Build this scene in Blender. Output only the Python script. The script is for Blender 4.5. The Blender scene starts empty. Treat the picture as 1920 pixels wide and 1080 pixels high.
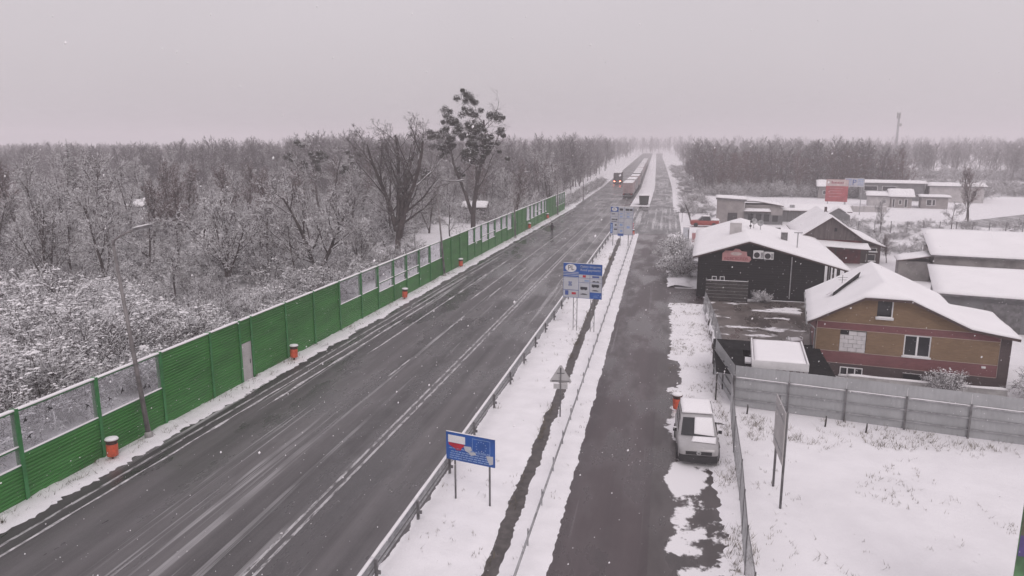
import bpy, math, random
from mathutils import Vector, Matrix, noise as mnoise, Euler

R = math.radians
scene = bpy.context.scene
col = scene.collection

# ---------------------------------------------------------------- camera, sky, sun, exposure
cam_d = bpy.data.cameras.new("camera")
cam = bpy.data.objects.new("camera", cam_d)
col.objects.link(cam)
cam_d.sensor_width = 36.0
cam_d.lens = 36.0 * 1371.0 / 1920.0
cam_d.clip_end = 6000
cam.location = (0, 0, 14)
cam.rotation_euler = (R(90 - 11.342), 0, R(11.913))
scene.camera = cam

world = bpy.data.worlds.new("World")
scene.world = world
world.use_nodes = True
wn, wl = world.node_tree.nodes, world.node_tree.links
wn.clear()
w_out = wn.new("ShaderNodeOutputWorld")
w_bg = wn.new("ShaderNodeBackground")
w_bg.inputs["Strength"].default_value = 0.1
w_sky = wn.new("ShaderNodeTexSky")
w_sky.sky_type = 'NISHITA'
w_sky.sun_disc = False
w_sky.sun_elevation = R(38)
w_sky.sun_rotation = R(150)
w_sky.dust_density = 6.0
w_sky.air_density = 1.5
# overcast cloud deck: even, a little brighter towards the zenith
w_tc = wn.new("ShaderNodeTexCoord")
w_sep = wn.new("ShaderNodeSeparateXYZ")
wl.new(w_tc.outputs["Generated"], w_sep.inputs[0])
w_map = wn.new("ShaderNodeMapRange")
w_map.inputs["From Min"].default_value = 0.0
w_map.inputs["From Max"].default_value = 1.0
w_map.inputs["To Min"].default_value = 1.0
w_map.inputs["To Max"].default_value = 1.55
wl.new(w_sep.outputs["Z"], w_map.inputs["Value"])
w_noise = wn.new("ShaderNodeTexNoise")
w_noise.inputs["Scale"].default_value = 2.2
w_noise.inputs["Detail"].default_value = 4
wl.new(w_tc.outputs["Generated"], w_noise.inputs["Vector"])
w_nm = wn.new("ShaderNodeMapRange")
w_nm.inputs["From Min"].default_value = 0.3
w_nm.inputs["From Max"].default_value = 0.7
w_nm.inputs["To Min"].default_value = 0.965
w_nm.inputs["To Max"].default_value = 1.03
wl.new(w_noise.outputs["Fac"], w_nm.inputs["Value"])
w_mul = wn.new("ShaderNodeMath"); w_mul.operation = 'MULTIPLY'
wl.new(w_map.outputs[0], w_mul.inputs[0]); wl.new(w_nm.outputs[0], w_mul.inputs[1])
w_col = wn.new("ShaderNodeVectorMath"); w_col.operation = 'SCALE'
w_col.inputs[0].default_value = (6.24, 5.76, 6.10)
wl.new(w_mul.outputs[0], w_col.inputs["Scale"])
w_mix = wn.new("ShaderNodeMixRGB")
w_mix.inputs["Fac"].default_value = 0.94
wl.new(w_sky.outputs[0], w_mix.inputs[1]); wl.new(w_col.outputs[0], w_mix.inputs[2])
wl.new(w_mix.outputs[0], w_bg.inputs["Color"])
wl.new(w_bg.outputs[0], w_out.inputs["Surface"])

sun_d = bpy.data.lights.new("sun", 'SUN')
sun_d.energy = 0.6
sun_d.angle = R(25)
sun_d.color = (1.0, 0.965, 0.95)
sun = bpy.data.objects.new("sun", sun_d)
col.objects.link(sun)
sun.rotation_euler = (R(52), 0, R(30))

vs = scene.view_settings
vs.view_transform = 'Standard'
vs.look = 'None'
vs.gamma = 1.0
vs.use_curve_mapping = False
vs.exposure = 0.0
scene.render.engine = 'CYCLES'
cy = scene.cycles
cy.use_denoising = True
cy.max_bounces = 6
cy.diffuse_bounces = 3
cy.glossy_bounces = 3
cy.transmission_bounces = 4
cy.transparent_max_bounces = 12
cy.volume_bounces = 2

# ---------------------------------------------------------------- materials
def nodes_of(name):
    m = bpy.data.materials.new(name)
    m.use_nodes = True
    nt = m.node_tree
    return m, nt.nodes, nt.links, nt.nodes["Principled BSDF"]

def add_noise(n, l, scale, detail=4, rough=0.55, stretch=None):
    g = n.new("ShaderNodeNewGeometry")
    t = n.new("ShaderNodeTexNoise")
    t.inputs["Scale"].default_value = scale
    t.inputs["Detail"].default_value = detail
    t.inputs["Roughness"].default_value = rough
    if stretch:
        mp = n.new("ShaderNodeMapping")
        mp.inputs["Scale"].default_value = stretch
        l.new(g.outputs["Position"], mp.inputs["Vector"])
        l.new(mp.outputs[0], t.inputs["Vector"])
    else:
        l.new(g.outputs["Position"], t.inputs["Vector"])
    return t

def ramp(n, l, src, lo, hi, a=0.0, b=1.0):
    m = n.new("ShaderNodeMapRange")
    m.interpolation_type = 'SMOOTHSTEP'
    m.inputs["From Min"].default_value = lo
    m.inputs["From Max"].default_value = hi
    m.inputs["To Min"].default_value = a
    m.inputs["To Max"].default_value = b
    l.new(src, m.inputs["Value"])
    return m.outputs[0]

def mixc(n, l, fac, c1, c2):
    m = n.new("ShaderNodeMixRGB")
    for k, c in ((0, fac), (1, c1), (2, c2)):
        if hasattr(c, "node"):
            l.new(c, m.inputs[k])
        else:
            m.inputs[k].default_value = c if k == 0 else (c[0], c[1], c[2], 1)
    return m.outputs[0]

def pm(name, c, rough=0.6, var=0.18, scale=3.0, bump=0.0, bscale=20.0, metal=0.0, snow=None, stretch=None, spec=0.5):
    """plain procedural paint / stone / metal with tone variation; snow=(lo,hi): snow lies on faces turned up"""
    m, n, l, b = nodes_of(name)
    t = add_noise(n, l, scale, 5, 0.6, stretch)
    c2 = [max(0.0, v * (1 - var * 1.6)) for v in c]
    c1 = [min(1.0, v * (1 + var)) for v in c]
    out = mixc(n, l, ramp(n, l, t.outputs["Fac"], 0.3, 0.7), c2, c1)
    b.inputs["Roughness"].default_value = rough
    b.inputs["Metallic"].default_value = metal
    b.inputs["Specular IOR Level"].default_value = spec
    if snow:
        g = n.new("ShaderNodeNewGeometry")
        s = n.new("ShaderNodeSeparateXYZ")
        l.new(g.outputs["True Normal"], s.inputs[0])
        t2 = add_noise(n, l, snow[2] if len(snow) > 2 else 1.3, 3)
        a = n.new("ShaderNodeMath"); a.operation = 'MULTIPLY_ADD'
        l.new(t2.outputs["Fac"], a.inputs[0]); a.inputs[1].default_value = 1.1
        l.new(s.outputs["Z"], a.inputs[2])
        out = mixc(n, l, ramp(n, l, a.outputs[0], snow[0] + 0.5, snow[1] + 0.5), out, (0.84, 0.83, 0.85))
    l.new(out, b.inputs["Base Color"])
    if bump:
        tb = add_noise(n, l, bscale, 6, 0.65, stretch)
        bn = n.new("ShaderNodeBump")
        bn.inputs["Strength"].default_value = bump
        bn.inputs["Distance"].default_value = 0.05
        l.new(tb.outputs["Fac"], bn.inputs["Height"])
        l.new(bn.outputs[0], b.inputs["Normal"])
    return m

SNOWC = (0.86, 0.845, 0.865)
M = {}
M["snow"] = pm("snow", SNOWC, 0.75, 0.035, 0.8, 0.5, 7.0, spec=0.25)
M["roof_snow"] = pm("roof_snow", (0.87, 0.855, 0.87), 0.8, 0.02, 0.5, 0.25, 4.0, spec=0.2)

def ground_snow(name, thr, sc=1.0, dirt=(0.13, 0.115, 0.09)):
    m, n, l, b = nodes_of(name)
    big = add_noise(n, l, 0.16 * sc, 4, 0.6)
    fine = add_noise(n, l, 3.4 * sc, 7, 0.72, (1.0, 0.8, 1))
    a = n.new("ShaderNodeMath"); a.operation = 'MULTIPLY_ADD'
    l.new(big.outputs["Fac"], a.inputs[0]); a.inputs[1].default_value = 0.55
    l.new(fine.outputs["Fac"], a.inputs[2])
    fac = ramp(n, l, a.outputs[0], thr, thr + 0.10)
    soft = add_noise(n, l, 0.6, 4)
    white = mixc(n, l, ramp(n, l, soft.outputs["Fac"], 0.3, 0.7), SNOWC, (0.80, 0.785, 0.805))
    l.new(mixc(n, l, fac, white, dirt), b.inputs["Base Color"])
    b.inputs["Roughness"].default_value = 0.8
    b.inputs["Specular IOR Level"].default_value = 0.2
    bt = add_noise(n, l, 4.5, 7, 0.65)
    bn = n.new("ShaderNodeBump"); bn.inputs["Strength"].default_value = 0.55; bn.inputs["Distance"].default_value = 0.06
    l.new(bt.outputs["Fac"], bn.inputs["Height"]); l.new(bn.outputs[0], b.inputs["Normal"])
    return m
M["field"] = ground_snow("snowy_field", 0.965)
M["verge"] = ground_snow("snowy_verge", 0.90, 1.6, (0.10, 0.09, 0.075))

def asphalt(name, dark, light, slush, streak=True, slush_thr=0.60, snow_patch=None, tint=(1, 1, 1), wheel_edge=False):
    """wet asphalt: tyre-track streaks along the road, puddly gloss, thin slush lines"""
    m, n, l, b = nodes_of(name)
    st = (1.0, 0.018, 1) if streak else (0.5, 0.35, 1)
    t1 = add_noise(n, l, 0.85, 5, 0.6, st)
    t2 = add_noise(n, l, 0.35, 6, 0.62, (1, 0.35, 1))
    t3 = add_noise(n, l, 26, 3, 0.7)
    cd = [dark * v for v in tint]; cl = [light * v for v in tint]
    c = mixc(n, l, ramp(n, l, t1.outputs["Fac"], 0.32, 0.68), cd, cl)
    c = mixc(n, l, ramp(n, l, t2.outputs["Fac"], 0.50, 0.62, 0.0, 0.65), c, [dark * 0.6 * v for v in tint])
    c = mixc(n, l, ramp(n, l, t3.outputs["Fac"], 0.45, 0.75, 0.0, 0.35), c, [light * 1.5 * v for v in tint])
    if slush:
        t4 = add_noise(n, l, 2.1, 4, 0.6, (1.0, 0.012, 1))
        t5 = add_noise(n, l, 0.10, 4, 0.6, (1.0, 0.5, 1))
        mu = n.new("ShaderNodeMath"); mu.operation = 'MULTIPLY'
        l.new(ramp(n, l, t4.outputs["Fac"], slush_thr, slush_thr + 0.07), mu.inputs[0])
        l.new(ramp(n, l, t5.outputs["Fac"], 0.40, 0.62, 0.0, slush), mu.inputs[1])
        c = mixc(n, l, mu.outputs[0], c, (0.55, 0.54, 0.55))
    if snow_patch:
        t6 = add_noise(n, l, snow_patch[1], 8, 0.62, (1.0, snow_patch[2], 1))
        src = t6.outputs["Fac"]
        if wheel_edge:      # passing wheels keep the strip next to the lane clear of snow
            g_ = n.new("ShaderNodeNewGeometry"); sx = n.new("ShaderNodeSeparateXYZ"); l.new(g_.outputs["Position"], sx.inputs[0])
            su = n.new("ShaderNodeMath"); su.operation = 'SUBTRACT'
            l.new(src, su.inputs[0]); l.new(ramp(n, l, sx.outputs["X"], -0.3, 1.0, 0.22, 0.0), su.inputs[1])
            src = su.outputs[0]
        f = ramp(n, l, src, snow_patch[0], snow_patch[0] + 0.035)
        c = mixc(n, l, f, c, (0.80, 0.785, 0.80))
    l.new(c, b.inputs["Base Color"])
    rr = ramp(n, l, t2.outputs["Fac"], 0.42, 0.62, 0.50, 0.16)
    if snow_patch:
        ma = n.new("ShaderNodeMath"); ma.operation = 'MAXIMUM'
        l.new(rr, ma.inputs[0])
        l.new(f, ma.inputs[1]); rr = ma.outputs[0]
    l.new(rr, b.inputs["Roughness"])
    bn = n.new("ShaderNodeBump"); bn.inputs["Strength"].default_value = 0.25; bn.inputs["Distance"].default_value = 0.01
    l.new(t3.outputs["Fac"], bn.inputs["Height"]); l.new(bn.outputs[0], b.inputs["Normal"])
    return m
M["road"] = asphalt("wet_asphalt", 0.040, 0.115, 0.75, slush_thr=0.57, tint=(1.04, 0.97, 1.0))
M["service"] = asphalt("damp_asphalt", 0.038, 0.062, 0.35, slush_thr=0.62, tint=(1.2, 0.92, 0.98))
M["shoulder"] = asphalt("slushy_asphalt", 0.045, 0.07, 0.0, False, snow_patch=(0.50, 0.33, 0.8), tint=(1.12, 0.95, 0.95), wheel_edge=True)
M["yard"] = asphalt("muddy_yard", 0.075, 0.14, 0.0, False, snow_patch=(0.55, 0.22, 1.9), tint=(1.12, 0.95, 0.88))
M["track"] = asphalt("slushy_track", 0.07, 0.16, 0.9, slush_thr=0.50, tint=(1.0, 0.97, 1.0))

def paint_mat():
    m, n, l, b = nodes_of("worn_road_paint")
    t = add_noise(n, l, 5, 6, 0.7, (1, 0.25, 1))
    c = mixc(n, l, ramp(n, l, t.outputs["Fac"], 0.38, 0.56), (0.10, 0.095, 0.097), (0.50, 0.49, 0.50))
    l.new(c, b.inputs["Base Color"]); b.inputs["Roughness"].default_value = 0.5
    return m
M["paint"] = paint_mat()
M["slush"] = pm("slush_ridge", (0.55, 0.54, 0.55), 0.8, 0.3, 3, 0.6, 9)
M["channel"] = pm("wet_channel", (0.085, 0.075, 0.072), 0.6, 0.25, 2.5, 0.3, 14)

def bark(name, c, lo, hi, sc=1.2):
    return pm(name, c, 0.9, 0.3, 2.0, 0, snow=(lo, hi, sc), spec=0.1)
M["bark"] = bark("bark", (0.075, 0.062, 0.060), 0.42, 0.75)
M["twig"] = bark("twig", (0.105, 0.088, 0.086), 0.0, 0.4)
M["twig_red"] = bark("reddish_twig", (0.125, 0.085, 0.082), 0.40, 0.75)
M["twig_top"] = bark("bare_twig", (0.11, 0.095, 0.095), 0.62, 0.95)
M["bush"] = bark("bush_twig", (0.070, 0.058, 0.056), 0.10, 0.48, 1.1)
M["far_twig"] = bark("far_twig", (0.115, 0.100, 0.103), 0.50, 0.95)
M["far_red"] = bark("far_reddish_twig", (0.145, 0.100, 0.097), 0.62, 1.05)
M["needle"] = bark("spruce_needle", (0.040, 0.050, 0.042), 0.25, 0.6, 2.5)
M["mistletoe"] = bark("mistletoe_leaf", (0.055, 0.055, 0.045), 0.62, 0.95, 1.0)
M["grass"] = pm("dry_grass", (0.15, 0.125, 0.085), 0.9, 0.4, 4)

def green_panel():
    m, n, l, b = nodes_of("green_panel_paint")
    t = add_noise(n, l, 1.4, 5, 0.6, (1, 0.25, 1))
    t2 = add_noise(n, l, 14, 4, 0.7, (1, 0.3, 0.4))
    c = mixc(n, l, ramp(n, l, t.outputs["Fac"], 0.3, 0.7), (0.020, 0.140, 0.017), (0.036, 0.205, 0.030))
    c = mixc(n, l, ramp(n, l, t2.outputs["Fac"], 0.62, 0.8, 0, 0.22), c, (0.10, 0.22, 0.09))
    l.new(c, b.inputs["Base Color"]); b.inputs["Roughness"].default_value = 0.45
    return m
M["green"] = green_panel()
M["green_post"] = pm("green_post_paint", (0.035, 0.20, 0.055), 0.5, 0.15, 3)

def glass_mat(name, tint, alpha, rough=0.08):
    m, n, l, b = nodes_of(name)
    tr = n.new("ShaderNodeBsdfTransparent"); tr.inputs[0].default_value = (tint[0], tint[1], tint[2], 1)
    mx = n.new("ShaderNodeMixShader")
    t = add_noise(n, l, 2.0, 4)
    l.new(ramp(n, l, t.outputs["Fac"], 0.3, 0.7, alpha * 0.75, alpha * 1.25), mx.inputs[0])
    b.inputs["Base Color"].default_value = (0.62, 0.62, 0.64, 1); b.inputs["Roughness"].default_value = rough
    l.new(tr.outputs[0], mx.inputs[1]); l.new(b.outputs[0], mx.inputs[2])
    l.new(mx.outputs[0], n["Material Output"].inputs["Surface"])
    return m
M["acrylic"] = glass_mat("acrylic_sheet", (0.92, 0.92, 0.94), 0.20)
M["glass_dark"] = pm("dark_window_glass", (0.025, 0.026, 0.03), 0.08, 0.1, 2)
M["black"] = pm("black_decal", (0.02, 0.02, 0.022), 0.6, 0.1)
M["steel"] = pm("galvanised_steel", (0.36, 0.36, 0.37), 0.45, 0.2, 3, metal=0.4)
M["steel_dark"] = pm("weathered_steel", (0.17, 0.165, 0.17), 0.55, 0.25, 3, metal=0.3)
M["lamp_post"] = pm("lamp_post_steel", (0.19, 0.175, 0.175), 0.5, 0.25, 2, metal=0.2)
M["concrete"] = pm("concrete", (0.34, 0.33, 0.325), 0.85, 0.15, 2, 0.3, 12)
M["grey_sheet"] = pm("grey_fence_sheet", (0.36, 0.365, 0.375), 0.5, 0.08, 0.8)
M["orange"] = pm("orange_bin_paint", (0.62, 0.10, 0.045), 0.5, 0.15, 6)
M["rust"] = pm("dark_rust", (0.075, 0.03, 0.022), 0.7, 0.3, 8)
M["white"] = pm("white_paint", (0.74, 0.73, 0.74), 0.5, 0.06, 2)
M["white_pvc"] = pm("white_pvc", (0.78, 0.77, 0.78), 0.35, 0.04, 2)
M["sign_back"] = pm("bare_sign_back", (0.50, 0.49, 0.495), 0.5, 0.08, 2)
M["blue"] = pm("sign_blue", (0.020, 0.095, 0.36), 0.4, 0.12, 1.5)
M["sign_pale"] = pm("sign_pale_sheet", (0.50, 0.51, 0.55), 0.45, 0.06, 1.5)
M["sign_line"] = pm("sign_blue_line", (0.05, 0.09, 0.30), 0.45, 0.1)
M["sign_ink"] = pm("sign_ink", (0.035, 0.037, 0.05), 0.5, 0.1)
M["sign_red"] = pm("sign_red", (0.48, 0.02, 0.045), 0.45, 0.1)
M["sign_light_blue"] = pm("sign_light_blue", (0.26, 0.37, 0.62), 0.45, 0.1)
M["pink_sign"] = pm("faded_pink_board", (0.50, 0.25, 0.25), 0.6, 0.12, 1.2)
M["pink_letter"] = pm("faded_red_letter", (0.33, 0.085, 0.11), 0.6, 0.1)
M["pink_edge"] = pm("faded_pale_edge", (0.58, 0.47, 0.46), 0.6, 0.1)
M["tyre"] = pm("tyre_rubber", (0.025, 0.025, 0.026), 0.85, 0.2)
M["plastic"] = pm("black_plastic", (0.028, 0.027, 0.030), 0.55, 0.15)
M["car_paint"] = pm("silver_car_paint", (0.40, 0.39, 0.395), 0.32, 0.05, 2, metal=0.25)
M["lens"] = pm("lamp_lens", (0.45, 0.45, 0.46), 0.15, 0.1)

def brick_mat(name, c1, c2, mortar, rough=0.85):
    m, n, l, b = nodes_of(name)
    tc = n.new("ShaderNodeTexCoord")
    mp = n.new("ShaderNodeMapping"); mp.inputs["Rotation"].default_value = (R(90), 0, 0)
    l.new(tc.outputs["Object"], mp.inputs["Vector"])
    br = n.new("ShaderNodeTexBrick")
    br.inputs["Color1"].default_value = (*c1, 1); br.inputs["Color2"].default_value = (*c2, 1)
    br.inputs["Mortar"].default_value = (*mortar, 1)
    br.inputs["Scale"].default_value = 1.0
    br.inputs["Brick Width"].default_value = 0.25; br.inputs["Row Height"].default_value = 0.075
    br.inputs["Mortar Size"].default_value = 0.008
    l.new(mp.outputs[0], br.inputs["Vector"])
    t = add_noise(n, l, 1.3, 5)
    c = mixc(n, l, ramp(n, l, t.outputs["Fac"], 0.35, 0.7, 0, 0.35), br.outputs["Color"], [v * 0.6 for v in c1])
    l.new(c, b.inputs["Base Color"]); b.inputs["Roughness"].default_value = rough
    bn = n.new("ShaderNodeBump"); bn.inputs["Strength"].default_value = 0.4; bn.inputs["Distance"].default_value = 0.01
    bn.invert = True
    l.new(br.outputs["Fac"], bn.inputs["Height"]); l.new(bn.outputs[0], b.inputs["Normal"])
    return m
M["brick_tan"] = brick_mat("tan_brick", (0.255, 0.165, 0.092), (0.21, 0.13, 0.073), (0.20, 0.15, 0.11))
M["brick_red"] = brick_mat("red_brick", (0.225, 0.082, 0.088), (0.185, 0.066, 0.072), (0.18, 0.10, 0.10))
M["brick_dark"] = brick_mat("dark_brick", (0.085, 0.060, 0.060), (0.070, 0.048, 0.050), (0.09, 0.075, 0.075))
M["block"] = pm("aerated_block", (0.62, 0.60, 0.61), 0.85, 0.08, 3, 0.3, 20)
M["trim"] = pm("pale_trim", (0.42, 0.36, 0.33), 0.7, 0.1)
M["fascia"] = pm("brown_fascia", (0.075, 0.045, 0.043), 0.6, 0.2)

def siding(name, c, pitch, snowy=0.0, vertical=False):
    m, n, l, b = nodes_of(name)
    tc = n.new("ShaderNodeTexCoord")
    sp = n.new("ShaderNodeSeparateXYZ"); l.new(tc.outputs["Object"], sp.inputs[0])
    mu = n.new("ShaderNodeMath"); mu.operation = 'MULTIPLY'
    l.new(sp.outputs["X" if vertical else "Z"], mu.inputs[0]); mu.inputs[1].default_value = 1 / pitch
    fr = n.new("ShaderNodeMath"); fr.operation = 'FRACT'; l.new(mu.outputs[0], fr.inputs[0])
    t = add_noise(n, l, 1.5, 5, 0.6, (0.3, 0.3, 4) if not vertical else (4, 4, 0.3))
    c0 = mixc(n, l, ramp(n, l, t.outputs["Fac"], 0.3, 0.7), [v * 0.7 for v in c], [v * 1.25 for v in c])
    out = mixc(n, l, ramp(n, l, fr.outputs[0], 0.0, 0.12, 0.55, 0.0), c0, [v * 0.3 for v in c])
    if snowy:
        t2 = add_noise(n, l, 7, 4, 0.7, (0.5, 0.5, 2.2))
        out = mixc(n, l, ramp(n, l, t2.outputs["Fac"], 0.66, 0.74, 0, snowy), out, (0.7, 0.69, 0.7))
    l.new(out, b.inputs["Base Color"]); b.inputs["Roughness"].default_value = 0.8; b.inputs["Specular IOR Level"].default_value = 0.2
    bn = n.new("ShaderNodeBump"); bn.inputs["Strength"].default_value = 0.6; bn.inputs["Distance"].default_value = 0.02
    l.new(fr.outputs[0], bn.inputs["Height"]); l.new(bn.outputs[0], b.inputs["Normal"])
    return m
M["black_siding"] = siding("black_wood_siding", (0.013, 0.0125, 0.0135), 0.22, 0.25)
M["grey_siding"] = siding("grey_plank_wall", (0.17, 0.165, 0.17), 0.25, vertical=True)
M["barn_wood"] = siding("weathered_barn_boards", (0.135, 0.115, 0.115), 0.3, 0.25, vertical=True)
M["barn_red"] = pm("dark_red_wall", (0.125, 0.022, 0.028), 0.7, 0.25, 1.5, 0.2, 9)
M["render_grey"] = pm("grey_render", (0.30, 0.275, 0.272), 0.85, 0.12, 1.0, 0.2, 14)
M["render_pale"] = pm("pale_render", (0.46, 0.44, 0.44), 0.85, 0.1, 1.0)
M["shed_wall"] = pm("grey_shed_cladding", (0.165, 0.165, 0.17), 0.6, 0.15, 1.0)
M["shed_wall_b"] = pm("stained_shed_wall", (0.22, 0.205, 0.20), 0.75, 0.25, 0.6)
M["tarp"] = pm("black_netting", (0.012, 0.012, 0.013), 0.9, 0.4, 3, 0.6, 10, spec=0.15)
M["dark_plank"] = pm("wet_dark_plank", (0.045, 0.040, 0.038), 0.7, 0.35, 2, 0.4, 9, snow=(0.55, 0.85))
M["trailer_grey"] = pm("grey_truck_body", (0.30, 0.27, 0.28), 0.5, 0.12, 1)
M["trailer_pink"] = pm("dull_pinkish_truck_body", (0.34, 0.25, 0.255), 0.5, 0.12, 1)
M["trailer_dark"] = pm("dark_truck_body", (0.11, 0.10, 0.10), 0.5, 0.15, 1)
M["trailer_white"] = pm("off_white_truck_body", (0.55, 0.53, 0.54), 0.5, 0.1, 1)
M["red_light"] = pm("red_lens", (0.35, 0.015, 0.015), 0.2, 0.1)
M["red_body"] = pm("orange_red_vehicle_paint", (0.30, 0.045, 0.035), 0.4, 0.15)
M["red_board"] = pm("faded_red_board", (0.42, 0.10, 0.11), 0.6, 0.12, 0.8)
M["container"] = pm("dark_green_container", (0.045, 0.050, 0.047), 0.6, 0.2, 2)
M["olive"] = pm("olive_banner", (0.090, 0.092, 0.055), 0.6, 0.25, 1.2)
M["purple"] = pm("purple_banner", (0.085, 0.06, 0.20), 0.6, 0.25, 1.5)
M["banner_green"] = pm("green_banner", (0.085, 0.20, 0.085), 0.6, 0.3, 1.4)
M["cloth"] = pm("dark_winter_clothes", (0.022, 0.020, 0.022), 0.85, 0.2, 6)
M["skin"] = pm("skin", (0.42, 0.26, 0.2), 0.6, 0.05)

def emit(name, c, s):
    m, n, l, b = nodes_of(name)
    b.inputs["Base Color"].default_value = (*c, 1)
    b.inputs["Emission Color"].default_value = (*c, 1)
    b.inputs["Emission Strength"].default_value = s
    return m
M["brake"] = emit("lit_brake_light", (1.0, 0.16, 0.10), 25.0)

# ---------------------------------------------------------------- mesh helpers
class MB:
    def __init__(s):
        s.v = []; s.f = []
    def add(s, vs_, fs):
        o = len(s.v)
        s.v.extend([tuple(p) for p in vs_])
        s.f.extend([tuple(i + o for i in f) for f in fs])
        return s
    def box(s, x0, x1, y0, y1, z0, z1):
        return s.add([(x0, y0, z0), (x1, y0, z0), (x1, y1, z0), (x0, y1, z0), (x0, y0, z1), (x1, y0, z1), (x1, y1, z1), (x0, y1, z1)],
                     [(0, 3, 2, 1), (4, 5, 6, 7), (0, 1, 5, 4), (1, 2, 6, 5), (2, 3, 7, 6), (3, 0, 4, 7)])
    def obox(s, c, size, rot):
        e = Euler(rot).to_matrix()
        hx, hy, hz = size[0] / 2, size[1] / 2, size[2] / 2
        pts = [Vector(c) + e @ Vector((a * hx, b * hy, d * hz)) for a, b, d in
               ((-1, -1, -1), (1, -1, -1), (1, 1, -1), (-1, 1, -1), (-1, -1, 1), (1, -1, 1), (1, 1, 1), (-1, 1, 1))]
        return s.add(pts, [(0, 3, 2, 1), (4, 5, 6, 7), (0, 1, 5, 4), (1, 2, 6, 5), (2, 3, 7, 6), (3, 0, 4, 7)])
    def tube(s, pts, rads, n=6, cap=True):
        pts = [Vector(p) for p in pts]
        if not hasattr(rads, "__len__"):
            rads = [rads] * len(pts)
        o = len(s.v)
        up = None
        for i, p in enumerate(pts):
            d = (pts[min(i + 1, len(pts) - 1)] - pts[max(i - 1, 0)])
            if d.length < 1e-9: d = Vector((0, 0, 1))
            d.normalize()
            if up is None:
                up = d.orthogonal().normalized()
            else:
                up = (up - d * up.dot(d))
                up = up.normalized() if up.length > 1e-6 else d.orthogonal().normalized()
            sd = d.cross(up)
            for k in range(n):
                a = 2 * math.pi * k / n
                s.v.append(tuple(p + (up * math.cos(a) + sd * math.sin(a)) * rads[i]))
        for i in range(len(pts) - 1):
            for k in range(n):
                a, b = o + i * n + k, o + i * n + (k + 1) % n
                s.f.append((a, b, b + n, a + n))
        if cap:
            s.f.append(tuple(o + k for k in reversed(range(n))))
            e = o + (len(pts) - 1) * n
            s.f.append(tuple(e + k for k in range(n)))
        return s
    def lathe(s, prof, n=16, c=(0, 0, 0)):
        o = len(s.v)
        for r, z in prof:
            for k in range(n):
                a = 2 * math.pi * k / n
                s.v.append((c[0] + r * math.cos(a), c[1] + r * math.sin(a), c[2] + z))
        for i in range(len(prof) - 1):
            for k in range(n):
                a, b = o + i * n + k, o + i * n + (k + 1) % n
                s.f.append((a, b, b + n, a + n))
        s.f.append(tuple(o + k for k in reversed(range(n))))
        e = o + (len(prof) - 1) * n
        s.f.append(tuple(e + k for k in range(n)))
        return s
    def prism_xz(s, poly, y0, y1):
        """polygon in XZ extruded along Y (poly counter-clockwise seen from -Y)"""
        n = len(poly)
        vs_ = [(x, y0, z) for x, z in poly] + [(x, y1, z) for x, z in poly]
        fs = [tuple(range(n)), tuple(reversed(range(n, 2 * n)))]
        for i in range(n):
            j = (i + 1) % n
            fs.append((i, i + n, j + n, j))
        return s.add(vs_, fs)
    def slab(s, quad, th):
        """thick plate: quad of four 3D corners, th = thickness downwards along z"""
        vs_ = [Vector(p) for p in quad] + [Vector(p) - Vector((0, 0, th)) for p in quad]
        return s.add(vs_, [(0, 1, 2, 3), (7, 6, 5, 4), (0, 4, 5, 1), (1, 5, 6, 2), (2, 6, 7, 3), (3, 7, 4, 0)])
    def build(s, name, mat, parent=None, smooth=False, loc=None, rot=None):
        me = bpy.data.meshes.new(name)
        me.from_pydata(s.v, [], s.f)
        me.materials.append(M[mat] if isinstance(mat, str) else mat)
        if smooth:
            me.polygons.foreach_set("use_smooth", [True] * len(me.polygons))
        me.update()
        o = bpy.data.objects.new(name, me)
        col.objects.link(o)
        o.parent = parent
        if loc: o.location = loc
        if rot: o.rotation_euler = rot
        return o

def tag(o, label=None, cat=None, group=None, kind=None):
    for k, v in (("label", label), ("category", cat), ("group", group), ("kind", kind)):
        if v: o[k] = v
    return o

def empty(name, loc, rz=0, label=None, cat=None, group=None):
    o = bpy.data.objects.new(name, None)
    o.empty_display_size = 0.3
    col.objects.link(o)
    o.location = loc
    o.rotation_euler = (0, 0, rz)
    return tag(o, label, cat, group)

def copy_tree(o, parent=None):
    c = o.copy(); col.objects.link(c); c.parent = parent
    for ch in o.children:
        copy_tree(ch, c)
    return c

def inst(src, parent, loc=(0, 0, 0), rot=None, scale=None):
    c = src.copy(); col.objects.link(c); c.parent = parent; c.location = loc
    if rot: c.rotation_euler = rot
    if scale: c.scale = scale
    return c

def nz(x, y, z=0.0):
    return mnoise.noise(Vector((x, y, z)))

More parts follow.
